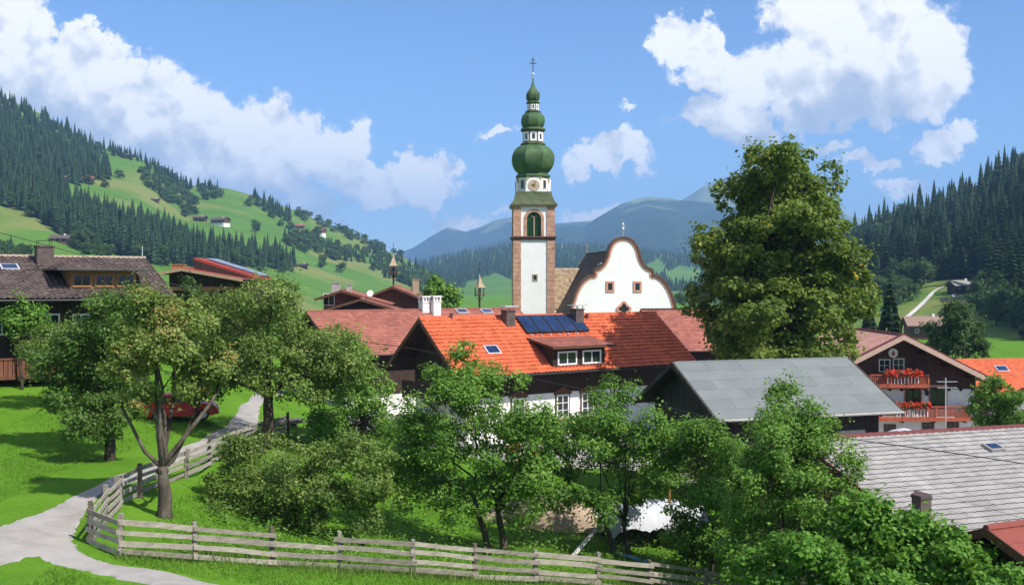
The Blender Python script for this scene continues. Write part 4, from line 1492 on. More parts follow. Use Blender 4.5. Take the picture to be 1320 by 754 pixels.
# wall windows and balcony
for px in (2, 65, 104, 150):
    q = H5.on_front(px, 418)
    H5.window((q.x, H5.wy0 - .03, q.z), 1.0, 1.25, 'front', WHITEPAINT, (1, 1), .08, fw=.10)
q0 = H5.on_front(-60, 436); q1 = H5.on_front(75, 436)
zb_ = .95
bal = MB().box(q0.x, q1.x, H5.wy0 - 1.4, H5.wy0, zb_ - 1.2, zb_ - 1.0).build('balcony', BROWNWOOD, H5.o)
mb = MB()
nb = int((q1.x - q0.x) / .24)
for i in range(nb):
    x = q0.x + (q1.x - q0.x) * (i + .5) / nb
    mb.box(x - .105, x + .105, H5.wy0 - 1.38, H5.wy0 - 1.34, zb_ - 1.0, zb_)
mb.box(q0.x, q1.x, H5.wy0 - 1.44, H5.wy0 - 1.28, zb_ + .002, zb_ + .10)
mb.build('railing', mat('railing_brown', (.17, .062, .036), .7, .25, 6, stretch=(1, 1, .2)), bal)

# ---- low dark house with red roof and collectors
A = P(234, 346, 108)
H6 = House('low_dark_house', 'low dark timber house with shallow gable and pale roof collectors', 'house', (A.x, A.y + 6), R(90), -8.6, 12, 6.1, A.z, .39, REDSHEET, (.6, .5, 0, .02), DARKWOOD, DARKWOOD,
           over=(1.6, .6), seed=18, back_w=2.6, back_ze=1.0, barge_mat=mat('pale_barge', (.34, .24, .15), .8))
A2 = P(250, 332, 112)
g = [(A2.x, A2.y, A2.z), (A2.x, A2.y + 7, A2.z), (-26.4, A2.y + 7, .66), (-26.4, A2.y, .66)]
loc = [H6.Mi @ Vector(p) for p in g]
rp = MB().hexa([p - Vector((0, 0, .25)) for p in loc], loc).build('collector_roof', REDSHEET, H6.o)
MB().hexa([p - Vector((0, 0, 5)) for p in loc], [p - Vector((0, 0, .26)) for p in loc]).build('timber_wall', DARKWOOD, H6.o)
e1 = loc[3] - loc[0]; e2 = loc[1] - loc[0]
nn = e1.cross(e2).normalized(); nn = nn if nn.z > 0 else -nn
PALEPV = mat('pale_collector', (.20, .23, .28), .25, .1, 1, spec=.6)
for k in range(3):
    a = .08 + .31 * k
    g = [loc[0] + e1 * a + e2 * .42, loc[0] + e1 * (a + .29) + e2 * .42, loc[0] + e1 * (a + .29) + e2 * .98, loc[0] + e1 * a + e2 * .98]
    g = [p + nn * .08 for p in g]
    MB().hexa(g, [p + nn * .1 for p in g]).build('solar_panel', PALEPV, H6.o)
H6.chimney(H6.x0 + 3.0, 1.2, .9, 1.2, H6.zr - .7, H6.zr + .35, OAKWOOD)
mb = MB().box(H6.wx0 - 1.5, H6.wx0 - .035, H6.wy0, H6.wy1, 5.75, 5.95)
mb.build('balcony', BROWNWOOD, H6.o)
for y in (-.8,):
    MB().box(H6.wx0 - 1.45, H6.wx0 - 1.2, y - .14, y + .14, 2.0, 8.4).build('post', WHITEPAINT, H6.o)
q = H6.on_gable(300, 393)
H6.window((H6.wx0 - .04, q.y, q.z), 1.3, 1.2, 'gable', WHITEPAINT, (1, 0))
MB().box(H6.wx0 - .2, H6.wx0 - .035, H6.wy0 + .4, H6.wy1 - .2, 7.85, 8.25).build('beam', OAKWOOD, H6.o)

# ---- grey-felted barn
A = P(868, 467, 60); Bq = P(1092, 461, 63.75)
th = math.atan2(Bq.y - A.y, Bq.x - A.x)
H7 = House('grey_roofed_barn', 'dark wooden barn with weathered grey felt roof', 'barn', ((A.x + Bq.x) / 2, (A.y + Bq.y) / 2), th, -12.0, (Bq.xy - A.xy).length, 4.85, A.z, -6.97, GREYFELT,
           (2.6, .95, 0, .012), BARNWOOD, BARNWOOD, over=(.9, .9), eave_over=.9, seed=20, ridge_mat=GREYFELT, barge_mat=BARNWOOD, ridge_r=.05, barge_w=.13)
fo = H7.front
fo.data = bpy.data.meshes.new('roof_slope')
mb = MB().hexa([H7.roof_pt(H7.x0, 0, -.012), H7.roof_pt(H7.x1, 0, -.012), H7.roof_pt(H7.x1, H7.S, -.012), H7.roof_pt(H7.x0, H7.S, -.012)],
               [H7.roof_pt(H7.x0, 0, -.002), H7.roof_pt(H7.x1, 0, -.002), H7.roof_pt(H7.x1, H7.S, -.002), H7.roof_pt(H7.x0, H7.S, -.002)])
fo.data.from_pydata(mb.v, [], mb.f); fo.data.materials.append(GREYFELT)
del fo['kind']
FELTS = [mat('grey_felt_%s' % n, c, .85, .10, .7, dirt=d, dirt_amt=.4, dscale=.5) for n, c, d in
         (('plain', (.158, .174, .172), (.185, .198, .194)), ('pale', (.172, .187, .184), (.15, .165, .163)), ('dull', (.148, .164, .163), (.175, .19, .187)))]
rf = random.Random(4)
nrow = 6
for k in range(nrow):
    t0 = H7.S * k / nrow; t1 = H7.S * (k + 1) / nrow + (.06 if k < nrow - 1 else .0)
    x = H7.x0 + .01 - rf.uniform(0, 1.6)
    while x < H7.x1 - .05:
        w = rf.uniform(2.0, 3.6)
        a = max(x, H7.x0 + .01); b = min(x + w - .012, H7.x1 - .01)
        x += w
        if b - a < .2: continue
        h0 = .002 + .002 * (k % 2); h1 = .016 + rf.uniform(0, .006)
        MB().hexa([H7.roof_pt(a, t0, h0), H7.roof_pt(b, t0, h0), H7.roof_pt(b, t1, h0 + .001), H7.roof_pt(a, t1, h0 + .001)],
                  [H7.roof_pt(a, t0, h0 + .006), H7.roof_pt(b, t0, h0 + .006), H7.roof_pt(b, t1, h1), H7.roof_pt(a, t1, h1)]).build('felt_sheet', FELTS[rf.randrange(3)], fo)
for i in range(30):
    y = H7.wy0 + .15 + (H7.wy1 - H7.wy0 - .3) * i / 29
    zt = H7.zr - .35 - abs(y) * (H7.zr - H7.ze) / H7.w
    e = random.uniform(.02, .05)
    MB().box(H7.wx0 - .03 - e, H7.wx0 - .03, y - .125, y + .125, 0, zt).build('plank', BARNWOOD, H7.o)
for i in range(12):
    x = H7.wx0 + (H7.wx1 - H7.wx0) * (i + .5) / 12
    MB().bar((x, H7.wy0, H7.zf), (x, -H7.w + .1, H7.ze - .2), .12, .14).build('rafter', BARNWOOD, H7.o)
MB().box(H7.wx1 - 2.6, H7.wx1 - .9, H7.wy0 - .08, H7.wy0 - .03, 1.6, 4.0).build('door', mat('pale_panel', (.45, .42, .38), .8), H7.o)
mb = MB().bar((H7.wx0 + .2, -4.2, 3.9), (H7.wx0 + .2, -4.2, .5), .2)
mb.build('post', BARNWOOD, H7.o)

# ---- balconied chalet
A = P(1165, 432, 95)
H8 = House('balconied_chalet', 'white and dark wood chalet with red balconies full of geraniums', 'chalet', (A.x, A.y + 9.5), R(90), -14.2, 19, 8.45, A.z, -8.8, PINKTILE, (.42, .5, 0.0, .003), WHITEWASH,
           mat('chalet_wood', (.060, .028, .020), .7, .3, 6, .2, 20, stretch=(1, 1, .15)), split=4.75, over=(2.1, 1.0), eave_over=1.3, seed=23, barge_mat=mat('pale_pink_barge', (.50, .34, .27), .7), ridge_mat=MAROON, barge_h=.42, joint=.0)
mb = MB()
for s in (-1, 1):
    mb.hexa([(H8.x0 - .03, 0, H8.zr + .04), (H8.x0 + .3, 0, H8.zr + .04), (H8.x0 + .3, s * 8.5, H8.ze + .04), (H8.x0 - .03, s * 8.5, H8.ze + .04)],
            [(H8.x0 - .03, 0, H8.zr + .16), (H8.x0 + .3, 0, H8.zr + .16), (H8.x0 + .3, s * 8.5, H8.ze + .16), (H8.x0 - .03, s * 8.5, H8.ze + .16)])
mb.build('verge_tiles', MAROON, H8.o)
gx = H8.wx0


def balcony(h, y0, y1, z, zr, flowers, depth=1.3, chamfer=0):
    x = h.wx0
    b = MB().box(x - depth, x, y0, y1, z - .18, z).build('balcony', BROWNWOOD, h.o)
    mb = MB()
    n = int((y1 - y0) / .16)
    for i in range(n):
        y = y0 + (y1 - y0) * (i + .5) / n
        mb.box(x - depth + .02, x - depth + .06, y - .045, y + .045, z, zr)
    for e in (y0, y1):
        for k in range(7):
            xx = x - depth + depth * (k + .5) / 7
            mb.box(xx - .05, xx + .05, e - .03, e + .03, z, zr)
    mb.build('balusters', REDWOOD, b)
    mb = MB()
    mb.box(x - depth - .05, x - depth + .11, y0 - .03, y1 + .03, zr, zr + .10)
    mb.box(x - depth - .03, x - depth + .01, y0, y1, z - .2, z + .14)
    for k in range(4):
        y = y0 + (y1 - y0) * k / 3
        mb.box(x - depth - .04, x - depth + .10, y - .07, y + .07, z - .2, zr + .12)
    mb.build('railing', REDWOOD, b)
    mb = MB()
    fy0, fy1 = flowers
    for i in range(int((fy1 - fy0) / .3)):
        y = fy0 + .3 * (i + .5)
        mb.box(x - depth - .02, x - depth + .015, y - .035, y + .035, z + .18, zr - .06)
    mb.build('pale_balusters', WHITEPAINT, b)
    MB().box(x - depth - .27, x - depth - .06, fy0, fy1, zr - .14, zr + .08).build('flower_box', BROWNWOOD, b)
    r = np.random.default_rng(int(z * 100))
    C = np.stack([x - depth - .16 + r.normal(0, .12, 900), r.uniform(fy0 - .1, fy1 + .1, 900), zr + .12 + r.normal(.06, .14, 900)], 1)
    V, Q = leaf_quads(C, np.tile([[-1., 0, .3]], (900, 1)), .17, .15, r)
    link_mesh('flowers', np_mesh('flowers', V, quads=Q, rnd=r.uniform(0, 1, 900)), LEAF_FLOWER, b)['kind'] = 'stuff'
    for y in np.linspace(y0 + .3, y1 - .3, 4):
        MB().box(x - depth + .1, x, y - .09, y + .09, z - .36, z - .182).build('bracket', BROWNWOOD, b)


def gy(px, py, dx=0):
    q = H8.on_gable(px, py, dx)
    return q.y, q.z


# local +y of the chalet points to its left as seen from the front
ya, za = gy(1197, 497, 1.3); yb, zb_ = gy(1123, 497, 1.3); _, zt = gy(1160, 484, 1.3)
f0 = gy(1186, 484, 1.3)[0]; f1 = gy(1141, 484, 1.3)[0]
balcony(H8, ya, yb, za, zt, (f0, f1))
ya, za = gy(1250, 540, 1.3); yb, _ = gy(1120, 540, 1.3); _, zt = gy(1200, 525, 1.3)
f0 = gy(1198, 525, 1.3)[0]; f1 = gy(1150, 525, 1.3)[0]
balcony(H8, ya, yb, za, zt, (f0, f1))
for (px, py, w, h) in ((1140, 471, .95, 1.05), (1158, 470, .95, 1.05)):
    y, z = gy(px, py)
    H8.window((gx - .03, y, z), w, h, 'gable', WHITEPAINT, (1, 1), .06, fw=.08, surround=BROWNWOOD)
for (px, py, w, h) in ((1177, 513, 1.25, 1.6), (1209, 513, 1.35, 1.8)):
    y, z = gy(px, py)
    H8.window((gx, y, z), w, h, 'gable', BROWNWOOD, (1, 0), .06, fw=.13, surround=PINKTRIM)
for (px, py) in ((1147, 553), (1196, 551), (1228, 550)):
    y, z = gy(px, py)
    H8.window((gx, y, z), 1.0, .8, 'gable', BROWNWOOD, (1, 0), .06, fw=.09, sill=PINKTRIM)
y, z = gy(1151, 455)
mb = MB(); mb.M = Matrix.Translation((gx - .04, y, z)) @ Matrix.Rotation(R(90), 4, 'Y')
em = mb.lathe([(.42, -.06), (.42, -.02), (.36, -.015)], 18).build('emblem', WHITEPAINT, H8.o)
em.scale = (1, 1, 1)
mb = MB(); mb.box(gx - .13, gx - .105, y - .14, y + .14, z - .22, z + .05); mb.box(gx - .13, gx - .105, y - .07, y + .07, z + .05, z + .22)
mb.build('emblem_mark', REDWOOD, em)
y, z = gy(1194, 506)
MB().box(gx - .25, gx, y - .04, y + .04, z + .2, z + .26).lathe([(.06, z - .25), (.14, z - .2), (.16, z + .1), (.05, z + .22)], 6, (gx - .22, y)).build('lantern', IRON, H8.o)
for y in np.linspace(H8.wy0 + .8, H8.wy1 - .8, 7):
    zz = H8.zr - .5 - abs(y) * (H8.zr - H8.ze) / 8.45
    MB().box(H8.x0 + .1, gx, y - .1, y + .1, zz - .2, zz).build('purlin', DARKWOOD, H8.o)
for y in np.linspace(H8.wy0 + .3, H8.wy1 - .3, 14):
    MB().box(gx - .3, gx - .035, y - .09, y + .09, 4.60, 4.82).build('joist', DARKWOOD, H8.o)
y, z = gy(1260, 520)
st = MB()
for k in range(6):
    st.box(gx - 1.3, gx - .1, H8.wy0 - .9, H8.wy0 - .05, 1.9 + k * .3, 2.12 + k * .3)
st.build('firewood_rack', DARKWOOD, H8.o)

# ---- pale grey tiled roof in the near right
A = P(1095, 563, 46); th = R(20)
u_ = Vector((math.cos(th), math.sin(th)))
mid = Vector((A.x, A.y)) + u_ * 9.0
H9 = House('pale_roofed_house', 'house with large pale grey tiled roof and maroon ridge tiles', 'house', mid, th, -13.4, 23, 8.6, A.z, -9.35, PALETILE, (.34, .36, .035, .05), WHITEWASH, BROWNWOOD, split=2.2,
           over=(1, 1), seed=27, ridge_mat=MAROON, barge_mat=MAROON)
x, t = H9.on_roof(1188, 672); q = H9.roof_pt(x, t)
ch = MB().box(x - .24, x + .24, q.y - .24, q.y + .24, q.z - .4, q.z + .85).build('chimney', mat('rust_chimney', (.125, .10, .085), .9, .3, 3), H9.o)
MB().prism([(x - .27, q.z + .852), (x + .27, q.z + .852), (x + .25, q.z + .97), (x, q.z + 1.08), (x - .25, q.z + .97)], 'y', q.y - .27, q.y + .27).build('chimney_cap', BRICKDARK, ch)
x, t = H9.on_roof(1280, 579); H9.skylight(x, t, .75, .62, PALETILE)

# ---- dark red lean-to roof in the near right corner
q = P(1316, 668, 35)
H10 = House('red_roofed_shed', 'small shed with plain dark red sheet roof below the pale tiled roof', 'shed', (q.x + 1.1, q.y - .8), R(24), -12.6, 7, 2.4, q.z + .18, q.z - .75, DARKRED, (.6, .9, 0, .015), DARKWOOD, DARKWOOD,
            over=(.3, .3), eave_over=.4, seed=29)

# ---- red roof right behind the orange one
A = P(826, 399, 118)
th = R(14); u_ = Vector((math.cos(th), math.sin(th)))
mid = Vector((A.x, A.y)) + u_ * 6
H11 = House('red_roofed_house', 'house with plain dull red roof between church and big maple', 'house', mid, th, -14, 12, 6.5, A.z, -7.0, REDBROWN, (.40, .42, 0, .03), WHITEWASH, DARKWOOD, split=4, seed=31,
            ridge_mat=DARKWOOD)
# ---- orange roof beyond the chalet
A = P(1235, 464, 118)
th = R(10); u_ = Vector((math.cos(th), math.sin(th)))
mid = Vector((A.x, A.y)) + u_ * 8
H12 = House('orange_roofed_annex', 'white house with orange roof and skylight just beyond the chalet', 'house', mid, th, -15.5, 18, 6.2, A.z, -12.3, ORANGE, (.34, .40, .05, .045), WHITEWASH, WHITEWASH, split=2, seed=33)
x, t = H12.on_roof(1291, 476); H12.skylight(x, t, 1.4, 1.0)
A = P(1312, 478, 104)
H13 = House('white_corner_house', 'white house with brown roof and broad metal-capped chimney beside the chalet', 'house', (A.x + 5, A.y), R(6), -14.5, 10, 3.4, -10.1, -11.3, REDBROWN, (.4, .4, 0, .03), WHITEWASH, WHITEWASH,
            split=1.5, over=(.4, .4), eave_over=.4, seed=35)
H13.chimney(H13.x0 + .9, -.4, 1.0, .8, H13.zr - 1.4, H13.zr + 1.15, BRICKDARK, cap=True)

# ---- church
def church():
    CG = P(803, 400, 150)
    th = R(98)
    o = thing('church', 'white baroque church with curved gable trimmed in brown', 'church', (CG.x, 150, -15), th)
    M = Matrix.Translation((CG.x, 150, -15)) @ Matrix.Rotation(th, 4, 'Z')
    px = 150 / FPX
    zz = lambda y: (HY - y) * px + 15
    half = [(0, 307.5), (6, 308.5), (11, 311.5), (15.5, 317), (18.5, 324), (21, 333), (25, 341), (31, 346.5), (37, 349), (37.2, 355.5),
            (43, 356.5), (50, 361), (56, 368), (61, 377), (65, 388), (67.5, 398), (68, 410)]
    # smooth the outline
    h = spline(half, 4)
    left = [(-a * px, zz(b)) for a, b in h[::-1]]; right = [(a * px, zz(b)) for a, b in h[1:]]
    outl = left + right
    # local x of the house frame points into the church, local y to the left
    poly = [(-p[0], p[1]) for p in outl] + [(-68 * px, 0), (68 * px, 0)]
    MB().prism(poly, 'x', -.45, .45).build('gable', CHURCH_WHITE, o)

    def band(off0, off1, x0, x1, name, m):
        P2 = [Vector((-p[0], p[1])) for p in outl]
        vs = []; fs = []
        for i, p in enumerate(P2):
            t = (P2[min(i + 1, len(P2) - 1)] - P2[max(i - 1, 0)]).normalized()
            n = Vector((t.y, -t.x))
            if n.y < 0 and abs(n.y) > .2: n = -n
            c = Vector((0, 12.0))
            if n.dot(p - c) < 0: n = -n
            a = p + n * off0; b = p + n * off1
            vs += [(x0, a.x, a.y), (x0, b.x, b.y), (x1, b.x, b.y), (x1, a.x, a.y)]
        for i in range(len(P2) - 1):
            for k in range(4):
                k2 = (k + 1) % 4
                fs.append((i * 4 + k, i * 4 + k2, (i + 1) * 4 + k2, (i + 1) * 4 + k))
        fs.append((0, 1, 2, 3)); fs.append(tuple(range(len(vs) - 4, len(vs))))
        MB().add(vs, fs).build(name, m, o)
    band(-.30, .0, -.55, .5, 'gable_trim', PINKTRIM)
    band(.0, .26, -.68, .6, 'gable_coping', TRIMBROWN)
    # windows
    for ox in (-18, 18):
        M2 = Matrix.Translation((-.46, -ox * px, zz(369.5))) @ Matrix.Rotation(-math.pi / 2, 4, 'Z')
        mb = MB(); mb.M = M2
        w, hh = .62, .95
        for s in (-1, 1):
            mb.box(s * (w / 2 + .14) - .14, s * (w / 2 + .14) + .14, -.10, .05, -hh / 2 - .28, hh / 2 + .28)
            mb.box(-w / 2, w / 2, -.10, .05, s * (hh / 2 + .14) - .14, s * (hh / 2 + .14) + .14)
        k = mb.build('window', PINKTRIM, o)
        mb = MB(); mb.M = M2
        mb.box(-w / 2, w / 2, -.01, .03, -hh / 2, hh / 2).build('pane', GLASS, k)
    M2 = Matrix.Translation((-.46, 0, zz(398))) @ Matrix.Rotation(-math.pi / 2, 4, 'Z') @ Matrix.Rotation(R(90), 4, 'X')
    mb = MB(); mb.M = M2
    ring = MB(); ring.M = M2
    pts = []
    for i in range(48):
        a = 2 * math.pi * i / 48
        r = .62 + .14 * math.cos(4 * a)
        pts.append((r, a))
    vs = []; fs = []
    for r, a in pts:
        for (q, zq) in ((r, -.05), (r, .12), (r + .32, .12), (r + .32, -.05)):
            vs.append((q * math.cos(a), q * math.sin(a), zq))
    n = len(pts)
    for i in range(n):
        j = (i + 1) % n
        for k in range(4):
            k2 = (k + 1) % 4
            fs.append((i * 4 + k, i * 4 + k2, j * 4 + k2, j * 4 + k))
    k = ring.add(vs, fs).build('rose_window', PINKTRIM, o)
    mb.prism([(r * math.cos(a), r * math.sin(a)) for r, a in pts], 'z', -.02, .02).build('pane', GLASS, k)
    # nave
    zr = zz(318) - .4; w = 8.1; ze = 7.6; L = 24
    for s, nm in ((1, 'l'), (-1, 'r')):
        d = Vector((0, s * w, ze - zr))
        f = link_mesh('roof_slope', slope_mesh('roof_slope', (.46, 0, zr), (1, 0, 0), d, L, d.length, .5, .42, 0, .03, per=1, seed=41 + s), SLATE, o)
        f['kind'] = 'stuff'
        MB().hexa([(.46, 0, zr - .3), (L + .4, 0, zr - .3), (L + .4, s * w, ze - .3), (.46, s * w, ze - .3)],
                  [(.46, 0, zr - .02), (L + .4, 0, zr - .02), (L + .4, s * w, ze - .02), (.46, s * w, ze - .02)]).build('roof_deck', DARKWOOD, o)
        MB().hexa([(L + .25, 0, zr - .2), (L + .62, 0, zr - .2), (L + .62, s * w, ze - .2), (L + .25, s * w, ze - .2)],
                  [(L + .25, 0, zr + .14), (L + .62, 0, zr + .14), (L + .62, s * w, ze + .14), (L + .25, s * w, ze + .14)]).build('verge', TAN, o)
    MB().prism([(-7.0, 0), (7.0, 0), (7.0, 8.6), (0, zr - .5), (-7.0, 8.6)], 'x', .46, L).build('nave_wall', CHURCH_WHITE, o)
    MB().tube([(.5, 0, zr + .02), (L + .3, 0, zr + .02)], .14, 6).build('ridge', SLATE, o)
    MB().bar((6, 1.6, zr - 1.75), (7.2, 1.9, zr - 2.05), .3, .12).build('snow_hook', METALCAP, o)
    # finials
    zt = zz(307)
    mb = MB().tube([(0, 0, zt), (0, 0, zt + 2.3)], .045, 6)
    mb.box(-.04, .04, -.32, .32, zt + 1.55, zt + 1.62)
    mb.lathe([(.02, zt + 1.0), (.18, zt + 1.1), (.22, zt + 1.25), (.1, zt + 1.45), (.14, zt + 1.7), (.2, zt + 1.9), (.05, zt + 2.1)], 8)
    mb.build('gable_finial', METALCAP, o)
    mb = MB().tube([(L, 0, zr), (L, 0, zr + 1.9)], .05, 6)
    mb.lathe([(.02, zr + .3), (.17, zr + .45), (.02, zr + .62)], 8, (L, 0)); mb.box(L - .03, L + .03, -.3, .3, zr + 1.3, zr + 1.37)
    mb.build('ridge_cross', TAN, o)
    # low choir roof joining the tower
    x0, x1 = 18.0, 25.0
    MB().prism([(1.5, 0), (6.4, 0), (6.4, 17.2), (1.5, 17.2)], 'x', x0 + 4.0, x1).build('annex_wall', CHURCH_WHITE, o)
    link_mesh('annex_roof', slope_mesh('annex_roof', (x0 + 4.2, 1.4, 17.4), (0, 1, 0), Vector((-4.2, 0, -6.4)), 5.2, 7.6, .45, .4, 0, .04, per=1, seed=51), mat('tan_shingles', (.30, .215, .13), .9, .2, 2, attr=.25, dirt=(.2, .19, .17), dirt_amt=.6), o)['kind'] = 'stuff'
    MB().prism([(x0 + .2, 0), (x0 + 4.0, 0), (x0 + 4.0, 16.9), (x0 + .2, 10.9)], 'y', 1.5, 6.4).build('annex_wall', CHURCH_WHITE, o)


church()


def tower():
    Y = 165.0
    px = Y / FPX
    c = P(687, 400, Y)
    base = -15.0
    o = thing('church_tower', 'tall white church tower with stacked green onion domes and cross', 'tower', (c.x, Y, base), R(2))
    z = lambda y: (HY - y) * px - base
    hw = 26.3 * px
    zc = z(310)
    MB().box(-hw + .12, hw - .12, -hw + .12, hw - .12, 0, zc).build('shaft', CHURCH_WHITE, o)
    zt = z(268)
    # belfry stage: four piers, lintels and an arched opening on each side
    mb = MB()
    ow = 9.2 * px; zs = z(306); za = z(284)
    inner = hw - .12
    for sx in (-1, 1):
        for sy in (-1, 1):
            mb.box(min(sx * ow, sx * inner), max(sx * ow, sx * inner), min(sy * ow, sy * inner), max(sy * ow, sy * inner), zc + .5, zt)
    n = 12
    for side in range(4):
        mb.M = Matrix.Rotation(side * math.pi / 2, 4, 'Z')
        mb.box(-ow, ow, -inner, -ow + .001, zc + .5, zs)
        for i in range(n):
            a0 = math.pi * i / n; a1 = math.pi * (i + 1) / n
            xa, xb = -ow * math.cos(a0), -ow * math.cos(a1)
            ya, yb = za + ow * math.sin(a0), za + ow * math.sin(a1)
            mb.hexa([(xa, -inner, ya), (xb, -inner, yb), (xb, -ow, yb), (xa, -ow, ya)], [(xa, -inner, zt), (xb, -inner, zt), (xb, -ow, zt), (xa, -ow, zt)])
    mb.build('belfry', CHURCH_WHITE, o)
    for side in range(4):
        Rm = Matrix.Rotation(side * math.pi / 2, 4, 'Z')
        mb = MB(); mb.M = Rm
        for s in (-1, 1):
            mb.box(s * (ow + .2) - .22, s * (ow + .2) + .22, -inner - .07, -inner + .1, zs - .15, za)
        for i in range(n):
            a0 = math.pi * i / n; a1 = math.pi * (i + 1) / n
            def pt(r, a): return (-r * math.cos(a), za + r * math.sin(a))
            p = [pt(ow - .02, a0), pt(ow - .02, a1), pt(ow + .42, a1), pt(ow + .42, a0)]
            mb.hexa([(p[0][0], -inner - .07, p[0][1]), (p[1][0], -inner - .07, p[1][1]), (p[1][0], -inner + .1, p[1][1]), (p[0][0], -inner + .1, p[0][1])],
                    [(p[3][0], -inner - .07, p[3][1]), (p[2][0], -inner - .07, p[2][1]), (p[2][0], -inner + .1, p[2][1]), (p[3][0], -inner + .1, p[3][1])])
        mb.box(-ow - .45, ow + .45, -inner - .12, -inner + .1, zs - .45, zs - .15)
        w_ = mb.build('belfry_window', PINKSTONE, o)
        for s in (-1, 1):
            mb = MB(); mb.M = Rm
            pl = [(s * .10, zs), (s * ow * .97, zs), (s * ow * .97, za)]
            for i in range(1, 7):
                a = math.pi / 2 * i / 6
                pl.append((s * (.10 + (ow * .97 - .10) * math.cos(a)), za + ow * .95 * math.sin(a)))
            mb.prism(pl, 'y', -inner + .42, -inner + .50)
            k = 14
            for i in range(k):
                zz = zs + (za - zs) * (i + .5) / k
                mb.bar((s * .14, -inner + .40, zz), (s * ow * .92, -inner + .40, zz), .10, .05)
            mb.build('shutter', GREENPAINT, w_)
        mb = MB(); mb.M = Rm
        mb.tube([(0, -inner + .3, zs), (0, -inner + .3, za + .3)], .10, 8)
        mb.tube([(-.5, -inner + .3, za + .45), (0, -inner + .3, za + .35), (.5, -inner + .3, za + .45)], .07, 6)
        mb.build('mullion', TAN, w_)
    # string course between the stages
    mb = MB().box(-hw - .12, hw + .12, -hw - .12, hw + .12, zc, zc + .28).box(-hw - .28, hw + .28, -hw - .28, hw + .28, zc + .28, zc + .5)
    mb.build('string_course', TRIMBROWN, o)
    # corner stones
    qm = None
    def corner(z0, z1, hh):
        nonlocal qm
        nq = int((z1 - z0) / hh)
        for sx in (-1, 1):
            for i in range(nq):
                w = 1.17 if i % 2 == 0 else 1.14
                xo = sx * (hw - w / 2)
                za_ = z0 + (z1 - z0) * i / nq; zb_ = z0 + (z1 - z0) * (i + 1) / nq - .035
                MB().box(xo - w / 2, xo + w / 2, -hw - .02, -hw + w, za_, zb_).build('quoin', PINKSTONE, o)
            xo = sx * (hw - .58)
            MB().box(xo - .58, xo + .58, hw - 1.16, hw, z0, z1).build('corner_strip', PINKSTONE, o)
    corner(z(420), zc - .02, .66)
    corner(zc + .52, zt - .02, .66)
    MB().box(-hw + .02, hw - .02, -hw + .02, hw - .02, 0, z(420) - .03).build('plinth', CHURCH_WHITE, o)
    # small shaft window
    M2 = Matrix.Translation((.15, -hw + .12, z(358)))
    add_window(o, M2, .62, .85, TAN, (0, 0), .08, fw=.16)
    # skirt roof
    zk = z(250)
    hk = 22 * px
    he = 30 * px
    MB().box(-he + .15, he - .15, -he + .15, he - .15, zt, zt + .22).build('cornice', PINKSTONE, o)
    MB().hexa([(-he, -he, zt + .22), (he, -he, zt + .22), (he, he, zt + .22), (-he, he, zt + .22)],
              [(-he + .1, -he + .1, zt + .4), (he - .1, -he + .1, zt + .4), (he - .1, he - .1, zt + .4), (-he + .1, he - .1, zt + .4)]).build('eave', COPPER_OLD, o)
    rk = [(1.0, 0), (.90, .22), (.83, .5), (.78, .78), (.76, 1.0)]
    mb = MB()
    vs = []; fs = []
    for f, t in rk:
        s = (he - .1) * f; zz = zt + .4 + (zk + .15 - zt - .4) * t
        vs += [(-s, -s, zz), (s, -s, zz), (s, s, zz), (-s, s, zz)]
    for i in range(len(rk) - 1):
        for k in range(4):
            k2 = (k + 1) % 4
            fs.append((i * 4 + k, i * 4 + k2, (i + 1) * 4 + k2, (i + 1) * 4 + k))
    fs.append(tuple(range(len(vs) - 4, len(vs))))
    mb.add(vs, fs).build('skirt_roof', COPPER_OLD, o)
    # octagonal clock stage
    r8 = 19.6 * px / math.cos(math.pi / 8)
    z1 = z(229)
    MB().lathe([(r8, zk - 1.0), (r8, z1)], 8, (0, 0), .5).build('clock_stage', CHURCH_WHITE, o)
    for k in range(8):
        a = 2 * math.pi * (k + .5) / 8
        MB().bar((r8 * math.cos(a), r8 * math.sin(a), zk - .5), (r8 * math.cos(a), r8 * math.sin(a), z1), .34).build('pilaster', TAN, o)
    ap = r8 * math.cos(math.pi / 8)
    for side in range(4):
        Rm = Matrix.Rotation(side * math.pi / 2, 4, 'Z')
        mb = MB(); mb.M = Rm
        pl = [(-2.1, zk - 1.2), (2.1, zk - 1.2), (2.0, zk - .6), (1.3, zk - .15), (1.12, zk + 1.6), (.7, zk + 2.1), (0, zk + 2.25), (-.7, zk + 2.1), (-1.12, zk + 1.6), (-1.3, zk - .15), (-2.0, zk - .6)]
        mb.prism(pl, 'y', -ap - .30, -ap + .1)
        g = mb.build('clock_gable', CHURCH_WHITE, o)
        Mc = Rm @ Matrix.Translation((0, -ap - .30, zk + 1.05)) @ Matrix.Rotation(R(90), 4, 'X')
        mb = MB(); mb.M = Mc
        mb.lathe([(.88, -.05), (.88, .05), (.82, .06)], 24).build('clock_face', mat('clock_stone', (.55, .43, .34), .8, .1), g)
        mb = MB(); mb.M = Mc
        for i in range(12):
            a = 2 * math.pi * i / 12
            mb.box(.72 * math.cos(a) - .06, .72 * math.cos(a) + .06, .72 * math.sin(a) - .06, .72 * math.sin(a) + .06, .06, .09)
        for k in range(8):
            a = math.pi * k / 4
            mb.bar((0, 0, .08), (.5 * math.cos(a), .5 * math.sin(a), .08), .10, .02, (0, 0, 1))
        mb.build('clock_numerals', GOLD, g)
        mb = MB(); mb.M = Mc
        mb.bar((0, -.1, .11), (.24, .62, .11), .07, .02); mb.bar((.1, 0, .135), (-.4, .08, .135), .09, .02)
        mb.build('clock_hands', IRON, g)
